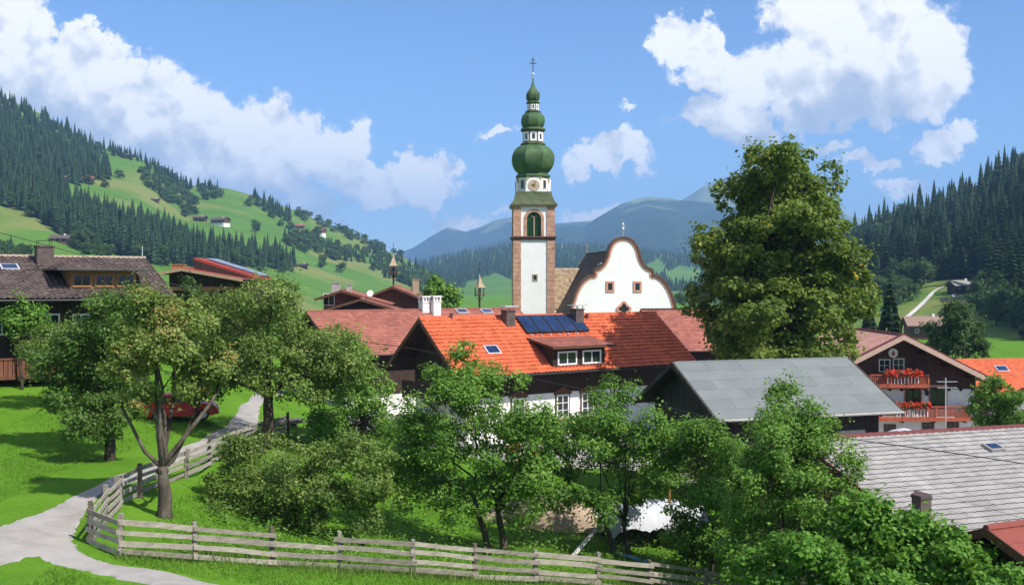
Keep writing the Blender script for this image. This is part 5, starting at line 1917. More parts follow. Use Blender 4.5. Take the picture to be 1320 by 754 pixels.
    for side in range(4):
        Rm = Matrix.Rotation(side * math.pi / 2 + math.pi / 4, 4, 'Z')
        M2 = Rm @ Matrix.Translation((0, -ap, z(239)))
        add_window(o, M2, .62, 1.25, TAN, (0, 0), .08, fw=.14)
    # onions
    def onion(y_pts, name, m=COPPER):
        sm = spline(y_pts, 3) if len(y_pts) > 5 else y_pts
        prof = [(max(.02, r) * px * 1.04, z(y)) for r, y in sm]
        ob = MB().lathe(prof, 8, (0, 0), .5).build(name, m, o, False)
        me = ob.data
        me.polygons.foreach_set('use_smooth', [True] * len(me.polygons))
        for e in me.edges:                      # the eight ribs stay sharp, the curve up each face is smooth
            v0, v1 = (me.vertices[i].co for i in e.vertices)
            a0, a1 = math.atan2(v0.y, v0.x), math.atan2(v1.y, v1.x)
            if abs(a0 - a1) < .01: e.use_edge_sharp = True
        return ob
    sec = lambda r: r
    onion([(20.5, 230.5), (22.5, 229.5), (22.5, 227), (19.5, 225.5), (20.5, 223), (24.5, 218.5), (27.3, 212.5), (28.2, 206.5), (27.6, 200.5), (25.2, 195.5), (21.5, 191.5), (17.5, 189.2), (15.5, 188)], 'onion_dome')
    onion([(15.5, 188), (16.5, 187.5), (16.5, 186), (14.6, 185.0)], 'lantern_base', COPPER_OLD)
    def lantern(y0, y1, r, name):
        zz0, zz1 = z(y0), z(y1)
        rr = r * px / math.cos(math.pi / 8)
        MB().lathe([(rr * .93, zz0), (rr * .93, zz1)], 8, (0, 0), .5).build(name, mat('lantern_red', (.16, .035, .035), .7, .2), o)
        ap_ = rr * .93 * math.cos(math.pi / 8)
        sw = rr * .42
        for k in range(8):
            Rm = Matrix.Rotation(k * math.pi / 4, 4, 'Z')
            M2 = Rm @ Matrix.Translation((0, -ap_, (zz0 + zz1) / 2))
            add_window(o, M2, sw, (zz1 - zz0) * .62, WHITEPAINT, (0, 0), .07, 'lantern_window', fw=sw * .42)
    lantern(185, 169.5, 13.6, 'lantern')
    onion([(13.8, 170), (16.2, 169), (16.2, 167), (13.5, 166), (13.0, 165), (14.6, 162.5), (15.6, 158.5), (15.6, 154.5), (14.4, 150.5), (11.5, 147.5), (9.6, 146)], 'onion_dome')
    onion([(9.6, 146), (10.4, 145.5), (10.4, 144.4), (8.0, 143.6)], 'lantern_base', COPPER_OLD)
    lantern(143.6, 134, 7.4, 'lantern')
    onion([(7.6, 134.4), (8.8, 133.8), (8.8, 132.5), (7.0, 131.8), (7.2, 130.5), (8.6, 128), (9.2, 124.5), (8.6, 121), (6.4, 117.5), (4.0, 114.5), (2.3, 110.5), (1.2, 106), (.7, 100.5)], 'onion_dome')
    MB().lathe([(.05, z(99)), (1.3 * px, z(98)), (2.0 * px, z(96.3)), (1.3 * px, z(94.6)), (.05, z(93.8))], 12).tube([(0, 0, z(101)), (0, 0, z(98.5))], .07, 6).build('ball', METALCAP, o, True)
    mb = MB().bar((0, 0, z(94.5)), (0, 0, z(74)), .12)
    mb.box(-.52, .52, -.05, .05, z(82.5), z(81.5)); mb.box(-.3, .3, -.051, .051, z(78.3), z(77.5))
    mb.build('cross', IRON, o)


tower()

# ---- far farmhouses on the slopes
def farm(label, hill, px, py, w, l, h, rz, wood, base, roofm, name='farmhouse', cat='farmhouse', lift=0.0, hx=None):
    w_ = hill.at(px, py) if hill is not None else G(px, py, 40, 700)
    o = thing(name, label, cat, (w_[0], w_[1], w_[2] - .4 + lift), rz)
    if base is not None:
        MB().box(-l / 2, l / 2, -w / 2, w / 2, -3, h * .45).build('wall', base, o)
    z0 = h * .45 if base is not None else -3
    zr = h + w * .22
    MB().prism([(-w / 2 - .05, z0), (w / 2 + .05, z0), (w / 2 + .05, h), (0, zr), (-w / 2 - .05, h)], 'x', -l / 2 - .05, l / 2 + .05).build('timber_wall', wood, o)
    for s in (-1, 1):
        e = w / 2 + 1.4
        ze = zr - e * (zr - h) / (w / 2)
        MB().hexa([(-l / 2 - 1.2, 0, zr + .05), (l / 2 + 1.2, 0, zr + .05), (l / 2 + 1.2, s * e, ze + .05), (-l / 2 - 1.2, s * e, ze + .05)],
                  [(-l / 2 - 1.2, 0, zr + .35), (l / 2 + 1.2, 0, zr + .35), (l / 2 + 1.2, s * e, ze + .35), (-l / 2 - 1.2, s * e, ze + .35)]).build('roof_slope', roofm, o)
    for i in range(3):
        x = -l / 2 + l * (i + .5) / 3
        for zz in ((h * .25, h * .72) if base is not None else (h * .6,)):
            add_window(o, Matrix.Translation((x, -w / 2 - .06, zz)), 1.1, 1.1, WHITEPAINT, (1, 0), .08, fw=.12)
    MB().box(l * .18 - .4, l * .18 + .4, -.4, .4, zr - .6, zr + 1.1).build('chimney', WHITEWASH, o)
    return o


farm('white and brown farmhouse alone on the yellowish meadow terrace', HILL_L, 284, 291, 11, 16, 6.5, R(-20), BROWNWOOD, WHITEWASH, BROWNTILE)
farm('low dark barn just above the white and brown farmhouse terrace', HILL_L, 258, 285, 8, 12, 4, R(-10), DARKWOOD, None, BROWNTILE, 'hay_barn', 'barn')
farm('brown hillside barn on the low meadow knoll behind the brown roof', HILL_L, 79, 313, 7, 11, 3.4, R(15), BROWNWOOD, None, BROWNTILE, 'hay_barn', 'barn')
farm('pale-walled farmhouse at the upper edge of the tree band', HILL_L, 411, 303, 11, 15, 6, R(-15), BROWNWOOD, WHITEWASH, REDBROWN)
farm('dark farmhouse half hidden in trees beside the pale-walled farmhouse', HILL_L, 386, 297, 10, 12, 6, R(10), DARKWOOD, WHITEWASH, REDBROWN)
farm('tiny dark hay hut alone on the bright green slope', HILL_L, 390, 345, 5, 8, 3.2, R(-10), DARKWOOD, None, BROWNTILE, 'hay_hut', 'hut')
farm('brown alpine farm high on the slope under the skyline trees', HILL_L, 163, 204, 9, 16, 4, R(12), BROWNWOOD, None, BROWNTILE)
farm('long dark farm with bare earth bank at the forest edge', HILL_L, 110, 235, 9, 16, 4, R(8), BROWNWOOD, None, REDBROWN)
farm('small dark farm hut inside the forest edge', HILL_L, 78, 234, 8, 11, 4, R(8), BROWNWOOD, None, BROWNTILE, 'farm_hut', 'hut')
farm('tiny shed on the green slope below the broadleaf clump', HILL_L, 200, 260, 5, 7, 2.6, R(0), BROWNWOOD, None, BROWNTILE, 'hay_hut', 'hut')
farm('grey-roofed farmhouse beside the curving pale road', HILL_R, 1240, 377, 7, 9.5, 3.2, R(8), DARKWOOD, None, mat('grey_shingle_roof', (.27, .255, .23), .9), lift=.5)
farm('light-roofed hut among spruces above the curving road', HILL_R, 1261, 349, 5, 7, 3, R(0), BROWNWOOD, None, METALCAP, 'forest_hut', 'hut', lift=4)
farm('brown-roofed house below the clearing behind the chalet', None, 1194, 437, 9, 11, 4.6, R(-8), BROWNWOOD, None, mat('tan_brown_roof', (.26, .17, .13), .85), lift=.3)

# ------------------------------------------------------------------ garden, orchard and street things
BARK_GNARLED = mat('gnarled_bark', (.085, .066, .05), .95, .5, 4, 1.0, 18, stretch=(1, 1, .35), dirt=(.24, .22, .18), dirt_amt=.7, dscale=1.6)


def orchard():
    photo_tree('apple_tree', 'old gnarled apple tree with forked mossy trunk beside the bend of the path', 'tree', 211, 38,
               [(205, 418, 42, 34), (238, 446, 52, 42), (258, 482, 38, 24), (200, 462, 44, 32), (165, 468, 32, 26), (283, 478, 22, 24), (242, 405, 36, 26), (180, 512, 26, 16), (190, 392, 26, 18)],
               11000, .125, LEAF_APPLE, BARK_GNARLED, .27, .38, seed=1, fork_at=(-.05, 0, 1.75), twigs=150, clump=.34)
    photo_tree('apple_tree', 'tall full-crowned apple tree behind the end of the path fence', 'tree', 342, 58,
               [(345, 385, 46, 26), (300, 418, 46, 40), (372, 428, 58, 44), (330, 462, 56, 36), (415, 455, 48, 40), (390, 490, 56, 34), (290, 455, 40, 40), (445, 480, 36, 34), (285, 490, 26, 26)],
               13500, .17, LEAF_APPLE, BARK_DARK, .36, .35, seed=2, clump=.5)
    photo_tree('apple_tree', 'broad apple tree growing before the long red-brown roof', 'tree', 470, 63,
               [(445, 465, 46, 40), (478, 494, 30, 28), (440, 520, 52, 38), (490, 535, 28, 32), (465, 560, 56, 34), (420, 560, 40, 36), (505, 570, 30, 30)],
               10500, .17, LEAF_FRESH, BARK_DARK, .28, .35, seed=3, clump=.5)
    photo_tree('apple_tree', 'low spreading apple tree hanging over the plank fence', 'tree', 382, 42,
               [(300, 602, 36, 28), (340, 632, 52, 44), (400, 612, 58, 44), (460, 600, 46, 38), (440, 650, 48, 36), (380, 660, 48, 28), (330, 582, 40, 24), (296, 645, 32, 28), (490, 640, 34, 30)],
               11500, .125, LEAF_APPLE, BARK_DARK, .16, .30, trunks=3, seed=4, clump=.36)
    photo_tree('pear_tree', 'slender fresh green pear tree with pointed top before the orange roof', 'tree', 640, 44,
               [(600, 470, 22, 32), (632, 503, 46, 34), (572, 520, 36, 28), (556, 570, 48, 42), (610, 560, 56, 42), (680, 560, 42, 38), (540, 622, 42, 36), (588, 640, 46, 36), (650, 630, 46, 42),
                (690, 610, 36, 36), (600, 510, 34, 28), (520, 585, 26, 30)],
               15500, .135, LEAF_FRESH, BARK_DARK, .22, .30, trunks=2, seed=5, clump=.38)
    photo_tree('plum_tree', 'fresh green plum tree growing before the white carved windows', 'tree', 800, 47,
               [(790, 518, 26, 34), (832, 560, 32, 34), (768, 560, 38, 38), (728, 604, 38, 32), (800, 612, 48, 38), (842, 602, 32, 32), (760, 650, 42, 26), (815, 555, 36, 34), (720, 570, 26, 24), (700, 640, 26, 24)],
               11500, .135, LEAF_FRESH, BARK_DARK, .18, .26, trunks=2, seed=6, clump=.38)
    photo_tree('plum_tree', 'slim young plum tree before the gable of the grey barn', 'tree', 905, 45,
               [(900, 590, 36, 32), (928, 575, 26, 28), (880, 640, 32, 32), (922, 660, 38, 42), (890, 700, 42, 32), (935, 620, 36, 36), (905, 560, 22, 22), (940, 700, 30, 30)],
               9500, .135, LEAF_FRESH, BARK_DARK, .13, .3, trunks=2, seed=7, clump=.38)
    photo_tree('pear_tree', 'tall dense pear tree before the grey felt roof', 'tree', 1018, 40.5,
               [(1003, 522, 24, 26), (1040, 545, 38, 34), (992, 568, 42, 38), (1050, 590, 46, 38), (1000, 620, 56, 48), (1060, 640, 50, 42), (962, 650, 36, 36), (1020, 690, 66, 46), (965, 715, 36, 36),
                (1082, 690, 40, 36), (1090, 610, 20, 22), (1020, 560, 30, 30)],
               16500, .125, LEAF_FRESH, BARK_DARK, .22, .35, trunks=2, seed=8, clump=.36)
    photo_tree('hazel_bush', 'broad bright hazel bush in front of the tall dense pear tree', 'bush', 1070, 33.5,
               [(1125, 690, 52, 36), (1080, 722, 56, 36), (1000, 738, 52, 26), (1040, 708, 36, 26), (1095, 668, 34, 28), (1130, 735, 60, 36)], 6500, .16, LEAF_BIG, BARK_DARK, .10, .3, trunks=3, seed=9, clump=.34, wide=.8)
    photo_tree('hazel_bush', 'rounded hazel bush below the small chimney of the pale tiled roof', 'bush', 1215, 33,
               [(1195, 712, 50, 32), (1250, 732, 50, 28), (1160, 684, 38, 24), (1170, 735, 50, 30), (1225, 700, 30, 20)], 6200, .16, LEAF_BIG, BARK_DARK, .10, .3, trunks=3, seed=10, clump=.34, wide=.8)
    photo_tree('hazel_bush', 'low hazel bush in front of the dark red shed roof', 'bush', 1310, 31.5,
               [(1300, 748, 42, 22), (1335, 758, 40, 22), (1270, 745, 30, 18)], 3600, .16, LEAF_BIG, BARK_DARK, .09, .3, trunks=3, seed=11, clump=.32, wide=.8)
    photo_tree('maple_tree', 'huge maple with a few yellow leaf patches towering over the barn', 'tree', 1008, 86,
               [(1005, 215, 46, 30), (1030, 240, 46, 34), (960, 262, 48, 34), (1020, 290, 62, 40), (935, 310, 44, 32), (1060, 300, 40, 34), (990, 340, 72, 44), (1075, 340, 40, 30), (1070, 385, 54, 34),
                (940, 370, 50, 40), (1000, 400, 66, 44), (960, 425, 48, 36), (1040, 430, 56, 36), (918, 330, 26, 20), (1095, 378, 30, 26), (1000, 200, 26, 14), (1062, 270, 22, 18), (925, 408, 34, 26),
                (1010, 250, 50, 40), (980, 300, 50, 40), (1105, 400, 22, 20), (975, 235, 26, 24), (1000, 452, 60, 24), (950, 450, 34, 20), (1055, 455, 44, 20), (1000, 310, 56, 46, -2), (1005, 370, 60, 46, 2), (960, 345, 40, 36, -3)],
               33000, .33, LEAF_MAPLE, BARK_DARK, .55, .42, seed=12, clump=.64, twigs=120, wide=.8, special=[(1007, 343, -6.2, 1.0), (1112, 342, -1, 1.1), (985, 280, -4.5, .8), (1000, 346, -6, .7)])
    photo_tree('spruce_like_thuja', 'conical dark thuja between brown house and low dark house', 'thuja', 243, 92,
               [(243, 372, 8, 18), (244, 395, 14, 22), (245, 420, 18, 26)], 2600, .20, LEAF_BROAD, BARK_DARK, .14, .3, seed=13, clump=.3).name = 'thuja_tree'
    photo_tree('garden_tree', 'dense green garden tree beside the twin white chimneys', 'tree', 566, 132,
               [(566, 372, 16, 12), (558, 384, 16, 14), (575, 386, 16, 14), (566, 396, 24, 16)], 2600, .42, LEAF_FRESH, BARK_DARK, .2, .4, seed=14, clump=.6)
    photo_tree('garden_tree', 'leafy garden tree beside the firewood rack of the chalet', 'tree', 1292, 84,
               [(1285, 505, 20, 16), (1275, 525, 22, 18), (1300, 530, 24, 18), (1272, 545, 18, 12), (1305, 510, 14, 14), (1310, 545, 18, 12)], 4600, .22, LEAF_FRESH, BARK_DARK, .14, .4, seed=15, clump=.4)
    photo_tree('garden_tree', 'bushy tree right behind the ridge of the chalet', 'tree', 1235, 150,
               [(1240, 412, 24, 20), (1222, 428, 24, 20), (1250, 438, 22, 20), (1236, 450, 30, 18), (1208, 442, 16, 14)], 4200, .42, LEAF_BROAD, BARK_DARK, .25, .4, seed=16, clump=.7)
    photo_tree('garden_tree', 'leafy shrub tree growing against the brown-roofed house', 'tree', 28, 66,
               [(30, 405, 24, 18), (22, 420, 22, 16), (45, 415, 20, 16), (10, 412, 14, 12)], 2400, .17, LEAF_FRESH, BARK_DARK, .12, .4, seed=17, clump=.4)
    photo_tree('garden_tree', 'dark shrub tree under the eave of the brown-roofed house behind the apple tree', 'tree', 70, 60,
               [(70, 440, 30, 24), (100, 450, 34, 28), (60, 465, 26, 20), (40, 455, 18, 14)], 3200, .16, LEAF_APPLE, BARK_DARK, .12, .4, seed=18, clump=.42)
    photo_tree('apple_tree', 'dense dark green apple tree on the meadow shading the grass beside the path', 'tree', 143, 49,
               [(122, 440, 52, 40), (88, 472, 38, 32), (142, 490, 46, 38), (105, 525, 36, 20), (70, 448, 24, 24), (172, 405, 36, 32), (138, 402, 32, 26), (160, 540, 24, 18), (175, 450, 34, 34), (60, 470, 20, 18), (122, 552, 36, 18), (92, 508, 34, 26), (168, 518, 30, 24), (150, 420, 30, 26)],
               15000, .14, LEAF_DEEP, BARK_DARK, .26, .33, seed=19, clump=.40)
    photo_tree('rowan_shrub', 'small shrub with orange berry clusters between pear and plum tree', 'shrub', 690, 51,
               [(664, 580, 11, 9), (690, 588, 14, 10), (712, 582, 10, 8), (672, 600, 9, 8), (700, 604, 9, 7)], 900, .12, LEAF_BERRY, BARK_DARK, .06, .3, seed=20, clump=.16, per=16)
    photo_tree('apple_tree', 'mid green fruit tree behind the pear tree by the orange-roofed house', 'tree', 520, 56,
               [(520, 570, 34, 30), (500, 610, 40, 34), (540, 600, 34, 34), (560, 560, 30, 26), (700, 560, 24, 20)], 6000, .16, LEAF_FRESH, BARK_DARK, .18, .35, seed=21, clump=.45)
    photo_tree('elder_bush', 'dense elder bush filling the ground before the grey barn', 'bush', 870, 52,
               [(860, 600, 34, 28), (880, 560, 26, 20), (930, 590, 36, 30), (960, 610, 30, 28), (900, 620, 36, 26)], 5200, .17, LEAF_FRESH, BARK_DARK, .12, .35, seed=22, clump=.45)
    photo_tree('elder_bush', 'green elder bush below the white carved windows', 'bush', 740, 66,
               [(735, 555, 26, 18), (690, 550, 26, 20), (770, 560, 26, 20), (650, 560, 24, 22)], 4200, .18, LEAF_FRESH, BARK_DARK, .12, .35, seed=23, clump=.45)
    photo_tree('elder_bush', 'leafy bush at the lower balcony of the orange-roofed house', 'bush', 560, 72,
               [(562, 482, 12, 8), (605, 502, 24, 18), (585, 500, 22, 14)], 3000, .18, LEAF_FRESH, BARK_DARK, .1, .35, seed=24, clump=.4)
    photo_tree('apple_tree', 'small apple tree behind the gap in the plank fence', 'tree', 250, 60,
               [(262, 500, 26, 20), (280, 480, 24, 20), (250, 478, 20, 18)], 2600, .16, LEAF_APPLE, BARK_DARK, .12, .4, seed=25, clump=.4)
    # a big spruce beside the chalet
    b = P(1147, 430, 165)
    for (px, Y, top, lab) in ((1147, 165, 346, 'single dark spruce standing behind the pink roof of the chalet'), (1120, 190, 372, 'smaller dark spruce beside the big maple crown')):
        x = (px - CX) / FPX * Y; zg = gz(x, Y)
        hgt = (HY - top) / FPX * Y - zg
        o = thing('spruce_tree', lab, 'spruce', (x, Y, zg), .7)
        s = hgt / 24
        o.scale = (s * 1.35, s * 1.35, s)
        link_mesh('crown', SPRUCE[0][0], None, o); link_mesh('trunk', SPRUCE[0][1], None, o)


orchard()

# ---- plank fence
DARKPOST = mat('dark_post', (.12, .095, .075), .9, .3, 5, .4, 20)


def fence():
    bases = [(372, 560), (338, 572), (305, 584), (270, 600), (240, 616), (207, 630), (181, 641), (152, 656), (136, 673), (118, 701), (156, 717), (252, 724), (352, 731), (436, 735), (532, 741),
             (612, 746), (690, 751), (770, 757), (838, 764), (908, 772), (985, 784)]
    pts = [G(*b) for b in bases]
    r = np.random.default_rng(5)
    o = thing('plank_fence', 'weathered grey plank fence curving along path and meadow edge', 'fence', pts[10])
    o0 = Vector(pts[10])
    H = 1.16
    for i, p in enumerate(pts):
        h = H + r.uniform(-.02, .16)
        l = Vector((r.normal(0, .035), r.normal(0, .035), 0))
        b = p - o0
        t = b + Vector((0, 0, h)) + l
        d = (pts[min(i + 1, len(pts) - 1)] - pts[max(i - 1, 0)]); d.z = 0; d.normalize()
        mb = MB()
        mb.bar(b - Vector((0, 0, .5)), t, .14 if i != 10 else .17, .12, up=d)
        mb.build('post', GREYWOOD if i % 3 else DARKPOST, o)
    for i in range(len(pts) - 1):
        a = pts[i] - o0; b = pts[i + 1] - o0
        d = (b - a); L = d.length; dn = d.normalized()
        side = Vector((0, 0, 1)).cross(dn).normalized()
        cam_side = -1 if side.y > 0 else 1
        off = side * cam_side * .085 if i >= 9 else side * cam_side * -.085
        for k, z in enumerate((.16, .45, .74, 1.03)):
            if (i in (12, 17) and k == 3) or (i in (14, 16, 18) and k == 0): 
                if i == 12: continue
            za, zb = z + r.normal(0, .025), z + r.normal(0, .025)
            ea, eb = r.uniform(.05, .16), r.uniform(.05, .16)
            p = a + Vector((0, 0, za)) - dn * ea + off * (1 + .35 * (i % 2)); q = b + Vector((0, 0, zb)) + dn * eb + off * (1 + .35 * (i % 2))
            bw = r.uniform(.135, .175)
            # a slightly bowed board
            m = (p + q) / 2 + Vector((0, 0, r.normal(0, .02)))
            mb = MB()
            sg = side * .016; up = Vector((0, 0, bw / 2))
            up2 = up * r.uniform(.85, 1.1)
            mb.add([p - sg - up, p + sg - up, m + sg - up2, m - sg - up2, q - sg - up, q + sg - up, p - sg + up, p + sg + up, m + sg + up2, m - sg + up2, q - sg + up, q + sg + up],
                   [(0, 3, 2, 1), (3, 4, 5, 2), (6, 7, 8, 9), (9, 8, 11, 10), (0, 1, 7, 6), (1, 2, 8, 7), (2, 5, 11, 8), (5, 4, 10, 11), (4, 3, 9, 10), (3, 0, 6, 9)])
            mb.build('rail', (GREYWOOD, GREYWOOD_B)[int(r.integers(2))], o)


fence()


# ---- red car parked behind the gnarled apple tree
def car(name, label, p, rz, RED):
    o = thing(name, label, 'car', p, rz)
    RUB = mat('tyre', (.02, .02, .02), .9)
    prof = [(-1.9, .32), (-1.98, .55), (-1.92, .88), (-1.75, 1.0), (-1.5, 1.38), (-1.1, 1.47), (.1, 1.47), (.45, 1.38), (.98, .98), (1.75, .86), (1.97, .66), (1.98, .36), (1.7, .25), (-1.7, .25)]
    vs = []; fs = []
    n = len(prof)
    secs = [(-.82, .92), (-.78, 1.0), (.78, 1.0), (.82, .92)]
    for (y, k) in secs:
        for (x, z) in prof:
            tum = 1 - .16 * max(0, (z - .95) / .5)
            vs.append((x * (1 if k == 1 else .985), y * tum, .25 + (z - .25) * (1 if k == 1 else .97) + .0))
    for j in range(3):
        for i in range(n):
            i2 = (i + 1) % n
            fs.append((j * n + i, j * n + i2, (j + 1) * n + i2, (j + 1) * n + i))
    fs.append(tuple(range(n))); fs.append(tuple(range(3 * n, 4 * n))[::-1])
    MB().add(vs, fs).build('body', RED, o)
    for s in (-1, 1):
        y = s * .80
        mb = MB()
        for pl in ([(-1.45, 1.0), (-.62, 1.0), (-.62, 1.36), (-1.28, 1.35)], [(-.52, 1.0), (.80, 1.0), (.36, 1.33), (-.52, 1.36)]):
            mb.prism([(a, b) for a, b in pl], 'y', y * .905 - .012 + s * .035, y * .905 + .012 + s * .035)
        mb.build('side_window', GLASS, o)
        for xw in (-1.22, 1.22):
            w = MB(); w.M = Matrix.Translation((xw, s * .74, .31)) @ Matrix.Rotation(R(90), 4, 'X')
            wo = w.lathe([(.31, -.1), (.31, .1)], 20).build('wheel', RUB, o)
            w = MB(); w.M = Matrix.Translation((xw, s * .74, .31)) @ Matrix.Rotation(R(90), 4, 'X')
            w.lathe([(.19, -.112), (.2, -.108), (.2, .108), (.19, .112)], 12).build('rim', METALCAP, wo)
        MB().box(1.9, 2.0, s * .55 - .16, s * .55 + .16, .62, .76).build('headlight', WHITEPAINT, o)
        MB().box(-1.99, -1.92, s * .62 - .1, s * .62 + .1, .7, .9).build('tail_light', DARKRED, o)
    MB().hexa([(.47, -.62, 1.38), (.47, .62, 1.38), (.98, .70, .99), (.98, -.70, .99)], [(.50, -.62, 1.40), (.50, .62, 1.40), (1.01, .70, 1.01), (1.01, -.70, 1.01)]).build('windscreen', GLASS, o)
    MB().box(1.93, 2.05, -.8, .8, .32, .52).build('bumper', RED, o)


car('red_car', 'small red car parked beside the path behind the apple tree', G(234, 540), R(14), mat('car_red', (.55, .012, .015), .25, .05, spec=.6))
for (px, py, nm, col, lab) in ((1233, 384, 'white_car', (.7, .7, .7), 'tiny white car parked before the grey-roofed farmhouse'), (1219, 389, 'dark_car', (.05, .06, .07), 'tiny dark car on the grass near the curving road')):
    w = HILL_R.at(px, py)
    car(nm, lab, Vector(tuple(w)) + Vector((0, 0, .05)), R(10), mat(nm + '_paint', col, .3, .05, spec=.6))


# ---- odds and ends in the garden
TARP = mat('white_tarpaulin', (.50, .515, .54), .5, .06, 2, .3, 6)


def tarp_pile():
    p = G(840, 695)
    p = Vector((P(842, 660, 50).x, 50, 0)); p.z = gz(p.x, p.y)
    o = thing('covered_woodpile', 'log pile under a rumpled white tarpaulin below the plum trees', 'woodpile', p, R(14))
    r = np.random.default_rng(3)
    zt = (HY - 652) / FPX * 50 - p.z
    # logs
    lm = bpy.data.meshes.new('log')
    mb = MB().tube([(0, -.5, 0), (0, .5, 0)], .13, 7); lm.from_pydata(mb.v, [], mb.f); lm.materials.append(BARK)
    for i in range(15):
        for k in range(max(3, int(zt / .24))):
            x = -2.1 + i * .29 + (k % 2) * .14; z = .13 + k * .235
            if z > zt - .15: continue
            q = link_mesh('log', lm, None, o); q.location = (x, -.0 + r.normal(0, .04), z); q.rotation_euler = (0, r.uniform(0, 3), 0)
    n, m = 30, 14
    vs = []; fs = []
    for j in range(m):
        for i in range(n):
            u = i / (n - 1) - .5; v = j / (m - 1) - .5
            x = u * 4.9; y = v * 2.3
            edge = max(0, abs(v) - .25) ** 1.5 * 7.5 + max(0, abs(u) - .44) * 9
            z = zt + .1 - edge + .07 * math.sin(9 * u + 5 * v) + .05 * math.sin(23 * u - 17 * v) + r.normal(0, .05)
            vs.append((x, y * (1 - .25 * max(0, abs(v) - .3)), z))
    for j in range(m - 1):
        for i in range(n - 1):
            fs.append((j * n + i, j * n + i + 1, (j + 1) * n + i + 1, (j + 1) * n + i))
    MB().add(vs, fs).build('tarpaulin', TARP, o, True)


tarp_pile()


def stray():
    a = G(790, 722, 30); b = G(842, 737, 30)
    d = b - a
    o = MB().tube([(0, 0, .12), tuple(d * .5 + Vector((0, 0, .16))), tuple(d + Vector((0, 0, .1)))], .085, 8).build('blue_pipe', mat('blue_plastic', (.10, .32, .48), .4, .1), None, True, a + Vector((0, .9, 0)))
    tag(o, 'light blue plastic pipe lying in grass behind the fence', 'pipe')
    p = G(735, 722, 30); q = P(782, 668, p.y + 3.5)
    o = MB().tube([(0, 0, .05), tuple((q - p) * .5 + Vector((0, 0, .05))), tuple(q - p)], [.10, .09, .07], 8).build('birch_log', mat('birch_bark', (.55, .52, .47), .8, .3, 6, dirt=(.08, .07, .06), dirt_amt=.7, dscale=4), None, True, p)
    tag(o, 'pale birch log leaning up behind the fence', 'log')
    # bare earth heap
    c = Vector((P(700, 672, 52).x, 52, 0)); c.z = gz(c.x, c.y)
    n, m = 26, 12; vs = []; fs = []
    r = np.random.default_rng(8)
    for j in range(m):
        for i in range(n):
            u = i / (n - 1) * 2 - 1; v = j / (m - 1) * 2 - 1
            e = max(0, 1 - u * u) * max(0, 1 - v * v)
            vs.append((u * 3.3, v * 1.3, 1.35 * e ** .7 + r.normal(0, .05) * (e > .02) - .1))
    for j in range(m - 1):
        for i in range(n - 1):
            fs.append((j * n + i, j * n + i + 1, (j + 1) * n + i + 1, (j + 1) * n + i))
    o = MB().add(vs, fs).build('earth_heap', mat('bare_earth', (.36, .265, .185), .95, .25, 2, .8, 15), None, True, c)
    tag(o, 'heap of bare tan earth and wood chips under the pear tree', 'heap')
    # aerial by the chalet
    b = P(1219, 556, 72)
    zt = (HY - 487) / FPX * 72
    zg = gz(b.x, 72)
    mb = MB().tube([(0, 0, -.3), (0, 0, zt - zg)], .04, 6)
    o = thing('television_aerial', 'tall thin television aerial mast before the chalet balconies', 'aerial', (b.x, 72, zg))
    mb.build('mast', METALCAP, o)
    mb = MB(); h = zt - zg
    for k, z in enumerate((h - .25, h - .65)):
        mb.bar((-.55, 0, z), (.75, 0, z), .035)
        for i in range(7):
            x = -.5 + i * .2
            mb.bar((x, -.28, z), (x, .28, z), .02)
    for z in (h - 2.6,):
        mb.bar((-.6, 0, z), (.6, 0, z), .04)
    mb.build('antenna', METALCAP, o)
    # garden parasol behind the pale roof
    b = P(1165, 553, 84); zg = gz(b.x, 84)
    o = thing('garden_parasol', 'pale grey garden parasol below the lower chalet balcony', 'parasol', (b.x, 84, zg))
    h = b.z - zg
    MB().tube([(0, 0, -.1), (0, 0, h)], .03, 6).build('pole', METALCAP, o)
    MB().lathe([(1.5, h - .42), (1.48, h - .38), (.9, h - .12), (.05, h + .1)], 10).build('canopy', TARP, o)


stray()


def boards():
    p = G(362, 548)
    o = thing('plank_stack', 'loose stack of pale sawn planks behind the path fence', 'planks', p, R(35))
    r = random.Random(2)
    for k in range(9):
        z = .08 + .09 * (k // 3); y = -.3 + .3 * (k % 3)
        MB().box(-1.3 + r.uniform(-.2, .2), 1.3 + r.uniform(-.2, .2), y - .12, y + .12, z, z + .05).build('plank', GREYWOOD_B, o)
    for x in (-.8, .8):
        MB().box(x - .05, x + .05, -.5, .5, -.1, .078).build('bearer', DARKPOST, o)
    a = P(868, 612, 50); zg = gz(a.x, 50)
    o = thing('garden_railing', 'short tan garden railing between elder bush and woodpile', 'railing', (a.x, 50, zg), R(8))
    h = a.z - zg
    for x in (-.2, 1.2):
        MB().box(x - .06, x + .06, -.06, .06, -.4, h + .25).build('post', OAKWOOD, o)
    for z in (h, h - .3):
        MB().box(-.5, 1.5, -.10, -.062, z - .08, z + .08).build('rail', GREYWOOD_B, o)


boards()


# ---- cables
def cable(label, pts, rad=.022, sag=.0, tail=None):
    W = [P(*p) for p in pts]
    sp = spline([tuple(w) for w in W], 12)
    o0 = Vector(sp[0])
    o = MB().tube([Vector(p) - o0 for p in sp], rad, 5).build('overhead_cable', IRON, None, True, o0)
    tag(o, label, 'cable')


cable('thin overhead cable passing from the hillside over the brown roof', [(-60, 284, 60), (0, 300, 60), (105, 329, 62), (200, 360, 66), (300, 384, 70), (330, 392, 72)], .02)
cable('overhead cable slung past the orange roof to the barn gable', [(400, 430, 60), (480, 442, 60), (560, 455, 58), (690, 488, 56), (790, 510, 54), (850, 522, 52), (935, 543, 50), (980, 552, 48)], .02)
cable('overhead cable crossing above the pale tiled roof', [(1000, 548, 43), (1100, 566, 42), (1210, 581, 41), (1330, 599, 40), (1420, 614, 39)], .02)


